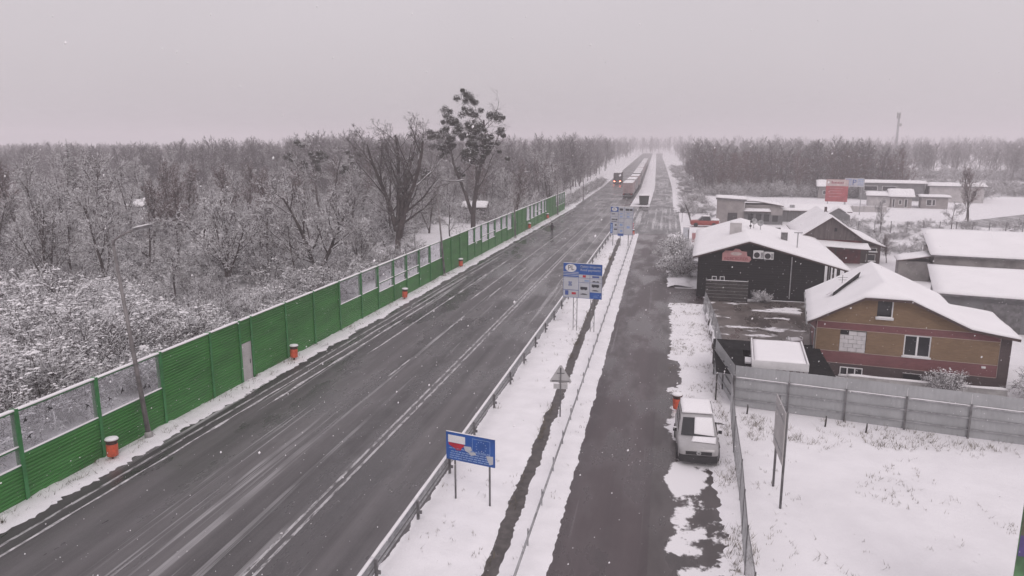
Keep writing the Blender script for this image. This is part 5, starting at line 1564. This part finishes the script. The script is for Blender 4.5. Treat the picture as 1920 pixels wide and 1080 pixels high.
thicket_protos = [
    tree_parts("bare_tree", deciduous(11, 11.5, .16, rmin=.017), "twig"),
    tree_parts("bare_tree", deciduous(12, 10.5, .14, rmin=.017, ang=[(25, 45), (25, 50), (30, 60), (30, 70)]), "twig_red"),
    tree_parts("bare_tree", deciduous(13, 10, .13, rmin=.017, stems=[((0, 0, 0), (.18, .1, 1), 1), ((.2, .1, 0), (-.25, .1, 1), .85), ((-.1, .2, 0), (.05, -.3, 1), .8)], kids=[8, 9, 6, 5]), "twig"),
    tree_parts("bare_tree", deciduous(14, 9, .13, rmin=.017, up=[.04, .02, 0, 0, 0], ang=[(45, 75), (35, 65), (30, 65), (30, 70)]), "twig"),
]
def bush_chains(seed, R0, h, n=46):
    rng = random.Random(seed); out = []
    P = dict(BASE); P.update(max=2, seg=[5, 3, 2], wob=[.14, .25, .3], up=[-.20, -.05, 0], kids=[14, 6], t0=[.2, .1], ang=[(25, 75), (30, 80)], len=[.36, .5], rr=[.62, .7], rmin=.013, taper=.5)
    for k in range(n):
        a = rng.uniform(0, 6.283); t = math.sqrt(rng.random())
        d = Vector((math.cos(a) * (.10 + .75 * t), math.sin(a) * (.10 + .75 * t), 1.25 - .2 * t))
        grow(rng, Vector((math.cos(a) * R0 * .3 * t, math.sin(a) * R0 * .3 * t, 0)), d.normalized(), h * rng.uniform(.95, 1.45), .024, 0, P, out)
    return out
def snow_clumps(chains, seed, n, smin, smax, topo=1.15):
    """little caps of snow lodged in the twigs"""
    rng = random.Random(seed); m = MB()
    pool = [c for c in chains if c[2] >= 1]
    zmax = max(p.z for c in pool for p in c[0])
    for _ in range(n):
        c = rng.choice(pool); p = rng.choice(c[0])
        if p.z < zmax * topo * rng.random(): continue
        s = rng.uniform(smin, smax) * (.7 + .9 * (p.z / zmax) ** 2)
        a0 = rng.uniform(0, 6.28); ex = rng.uniform(1.0, 1.9)
        v = [(p.x, p.y, p.z + s * .65)]
        for k in range(5):
            a = a0 + k * 1.2566
            q = s * rng.uniform(.7, 1.25)
            v.append((p.x + math.cos(a) * q * ex, p.y + math.sin(a) * q, p.z - s * rng.uniform(-.05, .2)))
        v.append((p.x, p.y, p.z - s * .25))
        m.add(v, [(0, 1 + k, 1 + (k + 1) % 5) for k in range(5)] + [(6, 1 + (k + 1) % 5, 1 + k) for k in range(5)])
    return m
def bush(name, seed, R0, h, n=64, clumps=2600):
    ch = bush_chains(seed, R0, h, n)
    e = empty(name, (0, 0, 0))
    chains_to_mesh(ch, (4, 3, 3)).build("branches", "bush", e)
    tag(snow_clumps(ch, seed + 1, clumps, .03, .085).build("snow_load", "roof_snow", e), kind="stuff")
    return e
bush_protos = [bush("snowy_bush", 21, 2.0, 2.6), bush("snowy_bush", 22, 1.6, 2.2, 56, 2200), bush("snowy_bush", 23, 2.4, 3.4, 70, 3000)]

# --- the named trees
t1 = deciduous(31, 17.6, .40, rmin=.015, stems=[((0, 0, 0), (-.08, .05, 1), 1.0), ((.25, .1, 2.2), (.34, .02, 1), .95), ((-.1, .1, 3.0), (-.42, .1, 1), .86), ((.05, .1, 3.6), (.12, .3, 1), .88)], kids=[11, 9, 6, 4], t0=[.20, .2, .15, .1], up=[.05, .10, .06, .04, .03], ang=[(38, 66), (30, 60), (30, 65), (30, 70)], len=[.54, .5, .5, .5])
e = tree_parts("bare_tree", t1, "twig_top")
e.location = (-32.8, 86.0, 0)
tag(e, "big bare tree with several grey stems behind the second street lamp", "tree")
t3 = deciduous(33, 12.6, .26, rmin=.017, stems=[((0, 0, 0), (-.12, 0, 1), 1.0), ((.1, 0, 1.5), (.38, .1, 1), .8)], kids=[12, 10, 7, 5], t0=[.22, .2, .15, .1], ang=[(40, 68), (30, 60), (30, 65), (30, 70)], len=[.56, .5, .5, .5])
e = tree_parts("bare_tree", t3, "twig")
e.location = (-33.0, 65.0, 0)
tag(e, "dark-trunked bare tree forking low behind the first clear panes past the door", "tree")

def leaf_ball(m, rng, c, r, n, s):
    for _ in range(n):
        d = Vector((rng.gauss(0, 1), rng.gauss(0, 1), rng.gauss(0, .85))).normalized() * r * rng.random() ** .35
        p = c + d
        a = perp(d.normalized(), rng); b = a.cross(d.normalized())
        t = (d.normalized() * rng.uniform(-.5, .5) + a).normalized()
        m.add([p - t * s, p + b * s * .45, p + t * s, p - b * s * .45], [(0, 1, 2, 3)])
def clump_tree(name, seed, h, r, stems, kids, nball, rb_, loc, label, ball_t=(.25, 1.0), s=.13, dens=190, kw=None):
    rng = random.Random(seed)
    P = dict(BASE); P.update(max=2, seg=[8, 6, 4], wob=[.12, .2, .25], up=[.04, .08, .03], kids=kids, t0=[.36, .2], ang=[(40, 85), (35, 75)], len=[.46, .55], rr=[.5, .5], rmin=.035, taper=.3)
    if kw: P.update(kw)
    out = []
    for p, d, sc in stems: grow(rng, Vector(p), Vector(d).normalized(), h * .93 * sc, r * sc, 0, P, out)
    e = empty(name, loc, 0, label, "tree")
    chains_to_mesh([c for c in out if c[2] < 2], (8, 5, 4)).build("trunk", "bark", e, smooth=True)
    fine = []
    for c in [c for c in out if c[2] == 2]:
        P2 = dict(BASE); P2.update(max=1, seg=[2, 2], wob=[.2, .25], up=[0, 0], kids=[4], t0=[.1], ang=[(30, 70)], len=[.6], rr=[.7], rmin=.017)
        fine.append(c)
        for k in range(5):
            q = c[0][rng.randrange(1, len(c[0]))]
            grow(rng, q, perp(Vector((0, 0, 1)), rng) + Vector((0, 0, rng.uniform(-.3, .6))), rng.uniform(.6, 1.4), .016, 0, P2, fine)
    chains_to_mesh(fine, (4, 3, 3)).build("crown", "twig", e)
    m = MB(); tips = [c for c in out if c[2] >= 1]
    tips += [c for c in out if c[2] == 0]
    zm = max(p.z for c in tips for p in c[0])
    for _ in range(nball):
        c = rng.choice(tips); p = c[0][rng.randrange(len(c[0]) // 2, len(c[0]))]
        if p.z < zm * ball_t[0]: continue
        k = rng.choice((1, 1, 2, 3, 4))
        for q in range(k):
            leaf_ball(m, rng, p + Vector((rng.gauss(0, .55), rng.gauss(0, .55), rng.gauss(0, .4))), rng.uniform(*rb_), dens, s)
    tag(m.build("leaf_clumps", "mistletoe", e), kind="stuff")
    return e
clump_tree("mistletoe_tree", 42, 18.9, .42, [((0, 0, 0), (.10, 0, 1), 1.0), ((-.15, 0, 2.5), (-.26, .05, 1), .78)], [10, 6], 92, (.28, .85), (-30.6, 114.5, 0), "tall twin-stemmed tree hung with dark mistletoe clumps", (.28, 1))
clump_tree("mistletoe_tree", 44, 13.6, .24, [((0, 0, 0), (-.15, 0, 1), 1.0), ((.1, 0, .5), (.4, .05, 1), .92)], [8, 5], 26, (.35, .7), (-57.0, 115.0, 0), "shorter tree with snow-capped dark clumps left of the big bare tree", (.62, 1))

def spruce(seed, h, R0, loc, label):
    rng = random.Random(seed)
    e = empty("spruce_tree", loc, 0, label, "tree", "spruces rising from the thicket")
    MB().tube([(0, 0, 0), (0, 0, h * .5), (0, 0, h)], [.18, .11, .02], 7).build("trunk", "bark", e)
    m = MB(); z = h * .12
    while z < h * .985:
        t = z / h
        L = R0 * (1 - t) ** .85 + .12
        n = max(5, int(11 * (1 - t) + 4))
        for k in range(n):
            a = rng.uniform(0, 6.283); l = L * rng.uniform(.7, 1.1)
            dx, dy = math.cos(a), math.sin(a)
            dr = rng.uniform(.22, .42)
            pts_ = [Vector((0, 0, z)), Vector((dx * l * .5, dy * l * .5, z - l * dr * .4)), Vector((dx * l, dy * l, z - l * dr * .7))]
            m.tube(pts_, [.03, .02, .008], 3, False)
            ns = int(7 + l * 7)
            for q in range(ns):
                f = (q + .5) / ns
                p = pts_[0].lerp(pts_[2], f) - Vector((0, 0, l * dr * .08))
                sw = (.30 * (1 - f) + .10) * (.6 + .5 * l / max(.3, R0))
                for s_ in (-1, 1):
                    v = Vector((-dy * s_, dx * s_, -.28)) * sw * rng.uniform(.7, 1.2) + Vector((dx, dy, -.1)) * sw * .5
                    w_ = Vector((dx, dy, 0)) * .05
                    m.add([p - w_, p + w_, p + v + w_ * .4, p + v - w_ * .4], [(0, 1, 2, 3)])
        z += rng.uniform(.22, .32)
    m.build("crown", "needle", e)
    return e
spruce(51, 14.4, 3.0, (-93.5, 101.0, 0), "tallest snow-dusted spruce at the left of the thicket")
spruce(52, 9.6, 2.1, (-101.0, 127.0, 0), "left one of the two small spruces standing side by side")
spruce(53, 10.2, 2.2, (-99.3, 133.0, 0), "right one of the two small spruces standing side by side")

# --- thicket left of the wall
rng = random.Random(77)
spots = [(-49, 56, 1.0, 0), (-54.5, 55, 1.05, 2), (-58, 79.5, 1.0, 1), (-52, 86, 1.05, 1), (-44.5, 73, .95, 2), (-67, 68, 1.1, 0), (-41, 79, .9, 3), (-38, 97, 1.0, 0), (-46, 62, .8, 3), (-64, 58, 1.0, 1),
         (-75, 80, 1.1, 2), (-86, 92, 1.15, 0), (-70, 97, 1.1, 1), (-36, 73, .75, 3), (-29.5, 98, .8, 3), (-36, 108, .9, 2), (-27.5, 78, .5, 3), (-39.5, 52, .7, 3), (-60, 48, .85, 3), (-72, 54, .95, 2)]
while len(spots) < 170:
    y = rng.uniform(60, 215); x = rng.uniform(-26 - y * .75, -25.5 + (y - 60) * .02)
    if x < -130 or (x > -30 and y < 110): continue
    if -40 < x < -27 and 78 < y < 140: continue
    if abs(x + 98) < 7 and y < 128 or (abs(x + 55.5) < 5 and 72 < y < 86): continue
    if min((x - a) ** 2 + (y - b) ** 2 for a, b, _, _ in spots) < 11: continue
    spots.append((x, y, rng.uniform(.78, 1.2), rng.randrange(4)))
TL = ["bare snow-dusted tree with a straight trunk in the thicket behind the green wall", "reddish-brown bare tree with upswept twigs in the thicket behind the green wall",
      "bare multi-stemmed tree fanning from the ground in the thicket behind the green wall", "low wide-spreading bare tree heavy with snow in the thicket behind the green wall"]
TG = ["straight bare trees in the thicket", "reddish bare trees in the thicket", "multi-stemmed trees in the thicket", "wide-spreading trees in the thicket"]
TS = ["straight bare tree", "reddish bare tree", "multi-stemmed bare tree", "wide-spreading snowy tree"]
FRONT = ["nearest the camera right of the first lamp's arm", "nearest the camera left of the first lamp's arm", "just left of the dark hut", "just right of the dark hut", "left of the dark forked tree", "behind the trees left of the first lamp",
         "between the dark forked tree and the big bare tree", "just behind the big bare tree", "low in front of the dark forked tree", "at the left edge before the spruces", "in the middle rows left of the hut", "below the tallest spruce",
         "behind the dark hut", "beside the foot of the dark forked tree", "between the big bare tree and the mistletoe tree", "at the foot of the mistletoe tree", "small and close behind the clear panes left of the second lamp",
         "low above the last solid panels before the clear stretch", "low at the left edge in the front row", "at the far left of the front row"]
first = set()
for x, y, s, k in spots:
    if k in first: t = copy_tree(thicket_protos[k])
    else: t = thicket_protos[k]; first.add(k)
    t.location = (x, y, 0); t.rotation_euler = (rng.uniform(-.05, .05), rng.uniform(-.05, .05), rng.uniform(0, 6.28)); q = s * rng.uniform(.95, 1.05)
    t.scale = (q, q, s)
    n_front = spots.index((x, y, s, k))
    tag(t, "%s, %s" % (TS[k], FRONT[n_front]) if n_front < len(FRONT) else TL[k], "tree", TG[k])
# bushes
bspots = [(-29.6, 24.5, .95, 1), (-31.5, 30.0, 1.1, 0), (-29.4, 35.0, .95, 1), (-34.5, 37.0, 1.2, 2), (-31.2, 42.0, 1.0, 0), (-29.0, 49.0, .7, 1), (-37.5, 30.0, 1.15, 2), (-40.5, 37.5, 1.2, 0), (-36.0, 45.0, 1.05, 1), (-31.8, 54.0, .8, 1), (-44.5, 44, 1.25, 2),
          (-45.5, 34.5, 1.2, 0), (-31.0, 18, 1.1, 0), (-36, 22, 1.2, 2), (-28.6, 60.0, .6, 1), (-50, 50, 1.2, 0), (-42, 51, 1.1, 1), (-52, 41, 1.3, 2)]
BL = ["rounded snow-laden bush just behind the second clear pane", "snow-laden bush left of the first lamp post above the clear panes", "snow-laden bush right of the first lamp post above the solid green panels",
      "big domed bush behind the bush right of the first lamp", "snowy bush above the green panel over the pale door", "small snowy bush above the last solid panels before the clear stretch", "tall bush mound second row back, left of the first lamp",
      "snowy mound second row back crossed by the first lamp post", "snowy mound second row back above the pale door", "small snowy bush behind the first clear panes past the door", "large mound third row back right of the first lamp",
      "large mound third row back at the left edge", "snowy bush behind the clear pane at the lower left corner", "large mound at the left edge above the first clear pane", "small bush at the wall behind the two-row clear panes",
      "large mound fourth row back right of the first lamp", "snowy mound left of the dark forked tree's foot", "largest mound fourth row back near the left edge"]
while len(bspots) < 80:
    y = rng.uniform(40, 130); x = rng.uniform(-30 - y * .8, -29)
    if (-40 < x < -27 and 78 < y < 135) or abs(x + 98) < 5 and y < 128 or (abs(x + 55.5) < 5 and 74 < y < 86): continue
    if min((x - a) ** 2 + (y - b) ** 2 for a, b, _, _ in bspots) < 11: continue
    bspots.append((x, y, rng.uniform(.6, 1.15), rng.randrange(3)))
first = set()
for i, (x, y, s, k) in enumerate(bspots):
    if k in first: t = copy_tree(bush_protos[k])
    else: t = bush_protos[k]; first.add(k)
    t.location = (x, y, 0); t.rotation_euler = (0, 0, rng.uniform(0, 6.28)); t.scale = (s * 1.05, s * 1.05, s * rng.uniform(.8, 1.0))
    tag(t, BL[i] if i < len(BL) else "far snow-laden bush half lost among the thicket trees", "bush", "snow-laden bushes behind the green wall")
# shrubs on the right
for x, y, s, k, lab in ((1.7, 78.0, .85, 1, "low snowy shrub on the verge beside the black bar's corner"), (1.6, 86.0, .8, 0, "snowy shrub on the verge halfway along the black bar"), (1.4, 95.0, .85, 1, "snowy shrub on the verge before the white totem"),
                        (16.0, 44.0, .42, 1, "thin leafless shrub against the brick house below its double window"), (21.3, 43.5, .6, 0, "brown twiggy shrub at the right corner of the brick house"), (8.6, 66.6, .35, 1, "low snowy shrub at the foot of the black bar wall"), (20.6, 37.2, .4, 0, "low twiggy shrub poking from the snow by the sheet fence")):
    t = copy_tree(bush_protos[k]); t.location = (x, y, 0); t.rotation_euler = (0, 0, x + y); t.scale = (s, s, s * 1.1)
    t.pop("group", None); tag(t, lab, "bush")
# single trees on the right
for x, y, s, k, lab in ((44.5, 128.0, .62, 3, "small wide snowy tree left of the lone far lamp"), (51.5, 141.0, 1.0, 1, "bare dark tree just left of the lone far lamp"), (25.5, 92.0, .35, 1, "small bare sapling at the right corner of the red barn"),
                        (33.0, 124.0, .5, 0, "small bare tree at the field fence behind the red barn"), (60.0, 112, .7, 3, "snowy spreading tree at the far right edge"), (5.5, 100.0, .3, 3, "small twiggy sapling behind the low brick wall")):
    t = copy_tree(thicket_protos[k]); t.location = (x, y, 0); t.rotation_euler = (0, 0, x); t.scale = (s, s, s)
    t.pop("group", None); tag(t, lab, "tree")

# --- far woods: one mass each, instanced
def src_obj(name, chains, mat, sides):
    o = chains_to_mesh(chains, sides).build(name, mat)
    col.objects.unlink(o)
    return o
FP = dict(max=3, seg=[4, 3, 2, 2], wob=[.08, .15, .2, .2], up=[.05, .10, .06, .04], kids=[17, 9, 6], t0=[.08, .15, .1], ang=[(28, 58), (28, 58), (25, 65)], len=[.5, .5, .5], rr=[.38, .5, .6], rmin=.034, taper=.25)
def fchains(seed, h, r, **kw):
    return deciduous(seed, h, r, **{**FP, **kw})
wood_src = [src_obj("far_tree_form", fchains(61, 15, .20), "far_twig", (4, 3, 3, 3)), src_obj("far_tree_form", fchains(62, 16, .22, ang=[(30, 60), (25, 50), (25, 60)]), "far_twig", (4, 3, 3, 3)),
            src_obj("far_tree_form", fchains(63, 14, .18, kids=[13, 8, 5]), "far_twig", (4, 3, 3, 3))]
red_src = [src_obj("far_tree_form", fchains(64, 13, .18, kids=[13, 8, 5]), "far_red", (4, 3, 3, 3)), src_obj("far_tree_form", fchains(65, 12, .18, ang=[(30, 60), (25, 50), (25, 60)]), "far_red", (4, 3, 3, 3)), wood_src[1]]
def scatter(name, pts, sources, label, cat, seed):
    rr_ = random.Random(seed)
    me = bpy.data.meshes.new(name)
    me.from_pydata([(x, y, 0) for x, y, s in pts], [], [])
    for nm, ty in (("rot", 'FLOAT_VECTOR'), ("scl", 'FLOAT'), ("idx", 'INT')):
        me.attributes.new(nm, ty, 'POINT')
    for i, (x, y, s) in enumerate(pts):
        me.attributes["rot"].data[i].vector = (0, 0, rr_.uniform(0, 6.283))
        me.attributes["scl"].data[i].value = s
        me.attributes["idx"].data[i].value = rr_.randrange(len(sources))
    o = bpy.data.objects.new(name, me); col.objects.link(o)
    ng = bpy.data.node_groups.new(name, 'GeometryNodeTree')
    ng.interface.new_socket("Geometry", in_out='INPUT', socket_type='NodeSocketGeometry')
    ng.interface.new_socket("Geometry", in_out='OUTPUT', socket_type='NodeSocketGeometry')
    n, l = ng.nodes, ng.links
    gi, go = n.new("NodeGroupInput"), n.new("NodeGroupOutput")
    ip = n.new("GeometryNodeInstanceOnPoints"); jn = n.new("GeometryNodeJoinGeometry")
    for s in reversed(sources):
        oi = n.new("GeometryNodeObjectInfo"); oi.inputs["Object"].default_value = s; oi.inputs["As Instance"].default_value = True
        l.new(oi.outputs["Geometry"], jn.inputs[0])
    l.new(gi.outputs[0], ip.inputs["Points"]); l.new(jn.outputs[0], ip.inputs["Instance"])
    ip.inputs["Pick Instance"].default_value = True
    for nm, ty, sk in (("idx", 'INT', "Instance Index"), ("rot", 'FLOAT_VECTOR', "Rotation"), ("scl", 'FLOAT', "Scale")):
        na = n.new("GeometryNodeInputNamedAttribute"); na.data_type = ty; na.inputs["Name"].default_value = nm
        l.new(na.outputs["Attribute"], ip.inputs[sk])
    l.new(ip.outputs[0], go.inputs[0])
    o.modifiers.new("scatter", 'NODES').node_group = ng
    return tag(o, label, cat, kind="stuff")
def fill(seed, n, fx, y0, y1, h0, h1, mind=3.0):
    r_ = random.Random(seed); pts = []; g_ = {}
    tries = 0
    while len(pts) < n and tries < n * 30:
        tries += 1
        y = y0 + (y1 - y0) * r_.random() ** 1.3
        xa, xb = fx(y)
        x = r_.uniform(xa, xb)
        k = (int(x / mind), int(y / mind))
        if k in g_: continue
        g_[k] = 1
        pts.append((x, y, (.80 if x < -.55 * y else 1.0) * r_.uniform(h0, h1) * (1 + .30 * nz(x * .011, y * .011, seed) + .14 * nz(x * .045, y * .045, seed))))
    return pts
scatter("left_wood", fill(1, 2100, lambda y: (-70 - y * 1.05, -27 + bend(y) if y > 215 else -75), 165, 760, .80, 1.15, 3.6), wood_src, "hazy leafless wood filling the far left", "wood", 5)
scatter("left_copse", fill(2, 330, lambda y: (-95, -26 + bend(y)), 150, 330, .35, .8, 3.4), wood_src, "low leafless brush beside the far end of the green wall", "wood", 6)
scatter("right_wood", fill(3, 420, lambda y: (9 + bend(y), 62), 205, 330, .68, 1.0, 3.2), red_src, "reddish leafless wood behind the far yard", "wood", 7)
scatter("far_right_wood", fill(4, 1500, lambda y: (12 + bend(y), 100 + y * .95), 315, 800, .74, 1.02, 4.2), wood_src, "hazy leafless wood on the far right horizon", "wood", 8)
scatter("horizon_wood", fill(13, 700, lambda y: (-520, 520), 900, 1400, 1.0, 1.5, 8.0), wood_src, "faint wood closing the horizon beyond the road", "wood", 15)
scatter("near_right_wood", fill(5, 170, lambda y: (118, 200), 215, 300, .8, 1.05, 3.6), wood_src, "dark leafless wood at the right edge of the horizon", "wood", 9)
under = [src_obj("brush_form", bush_chains(71, 1.6, 1.9, 16), "bush", (3, 3, 3)), src_obj("brush_form", bush_chains(72, 1.8, 2.4, 18), "bush", (3, 3, 3))]
up_ = fill(16, 60, lambda y: (-60, -27.6), 18, 46, .3, .55, 3.0) + [(x, y, s) for x, y, s in fill(6, 1500, lambda y: (-34 - y * .85, -28.6), 46, 215, .55, 1.4, 1.9) if not (-38 < x < -27 and 80 < y < 122)]
scatter("undergrowth", up_, under, "tangled snow-dusted undergrowth behind the green wall", "undergrowth", 10)
# hedge along the road past the end of the wall
scatter("roadside_hedge", [(road_l(y) - 2.2 + rng.uniform(-.5, .5), y, rng.uniform(.5, .8)) for y in [158 + 1.5 * k for k in range(70)]], under, "dark low hedge along the road past the green wall", "hedge", 11)
scatter("field_brush", fill(9, 240, lambda y: (27, 66), 98, 138, .25, .6, 1.6), under, "low brown brush across the field behind the sheds", "brush", 13)
scatter("wood_edge_brush", fill(10, 300, lambda y: (9, 75), 198, 225, .6, 1.3, 2.0) + fill(11, 300, lambda y: (75, 190), 212, 260, .5, 1.2, 2.4) + fill(12, 420, lambda y: (62, 260), 290, 345, .8, 1.6, 2.8), under, "low brush along the edge of the right-hand wood", "brush", 14)
scatter("far_verge_brush", fill(8, 160, lambda y: (3.5 + bend(y), 9), 140, 420, .4, .7, 2.0), under, "low brush along the far right verge", "brush", 12)

# --- dry grass poking through the snow
gm = MB(); rng = random.Random(9)
def tufts(n, fx, y0, y1, z, hmin=.07, hmax=.22, clus=.5):
    for _ in range(n):
        y = rng.uniform(y0, y1); xa, xb = fx(y); x = rng.uniform(xa, xb)
        if nz(x * .35, y * .35, 4) + .5 * nz(x * 1.3, y * 1.3, 8) < clus * rng.random() - .05: continue
        for q in range(rng.randrange(2, 6)):
            a = rng.uniform(0, 6.28); L = rng.uniform(hmin, hmax); b = rng.uniform(.3, 1.2)
            px_, py_ = x + rng.gauss(0, .05), y + rng.gauss(0, .05)
            w_ = .009
            dx, dy = math.cos(a), math.sin(a)
            gm.add([(px_ - dy * w_, py_ + dx * w_, z - .02), (px_ + dy * w_, py_ - dx * w_, z - .02), (px_ + dx * L * b, py_ + dy * L * b, z + L * .8)], [(0, 1, 2)])
tufts(2600, lambda y: (4.0, 22), 17, 38, .0)
tufts(900, lambda y: (4.2, 17), 34.5, 37.8, .0, .12, .4)
tufts(1500, lambda y: (grd(y) + .1, dit(y) - .1), 16, 108, .12, .06, .2, .7)
tufts(900, lambda y: (dit(y) - .35, dit(y) - .05), 16, 108, .08, .10, .30, .2)
tufts(700, lambda y: (dit(y) + .3, svc_l(y)), 16, 108, .10, .05, .16, .7)
tufts(1600, lambda y: (wallx(y) + .12, wallx(y) + 1.2), 18, 150, .10, .08, .32, .2)
tufts(1400, lambda y: (.6, 3.4), 36.5, 64, .12, .06, .22, .3)
tufts(700, lambda y: (2.5, 3.6), 16, 38, .07, .08, .3, .1)
tag(gm.build("dry_grass", "grass"), "dry grass blades poking through the snow", "grass", kind="stuff")

# --- falling snow
fm = MB(); rng = random.Random(123)
for _ in range(7500):
    dist = 4 + 50 * rng.random() ** .7
    a = R(11.9) + rng.uniform(-.72, .72)
    x, y = -math.sin(a) * dist, math.cos(a) * dist
    z = rng.uniform(.3, 20)
    s = rng.uniform(.006, .013)
    fm.add([(x - s, y, z), (x + s, y, z), (x, y - s, z), (x, y + s, z), (x - s * .3, y, z - s * 1.3), (x + s * .3, y, z + s * 1.3)],
           [(0, 2, 5), (2, 1, 5), (1, 3, 5), (3, 0, 5), (2, 0, 4), (1, 2, 4), (3, 1, 4), (0, 3, 4)])
tag(fm.build("falling_snow", "roof_snow"), "small snowflakes falling through the air", "snowflakes", kind="stuff")

# ================================================================ HAZE
hz = MB().box(-1500, 1500, -40, 2400, -1, 36).build("haze", "snow")
hm = bpy.data.materials.new("haze"); hm.use_nodes = True
hn, hl = hm.node_tree.nodes, hm.node_tree.links
hn.clear()
ho = hn.new("ShaderNodeOutputMaterial"); hv = hn.new("ShaderNodeVolumePrincipled")
hv.inputs["Color"].default_value = (0.87, 0.835, 0.86, 1)
hv.inputs["Density"].default_value = 0.0013
hl.new(hv.outputs[0], ho.inputs["Volume"])
hz.data.materials.clear(); hz.data.materials.append(hm)
tag(hz, "pale snowy haze in the air", "haze", kind="stuff")
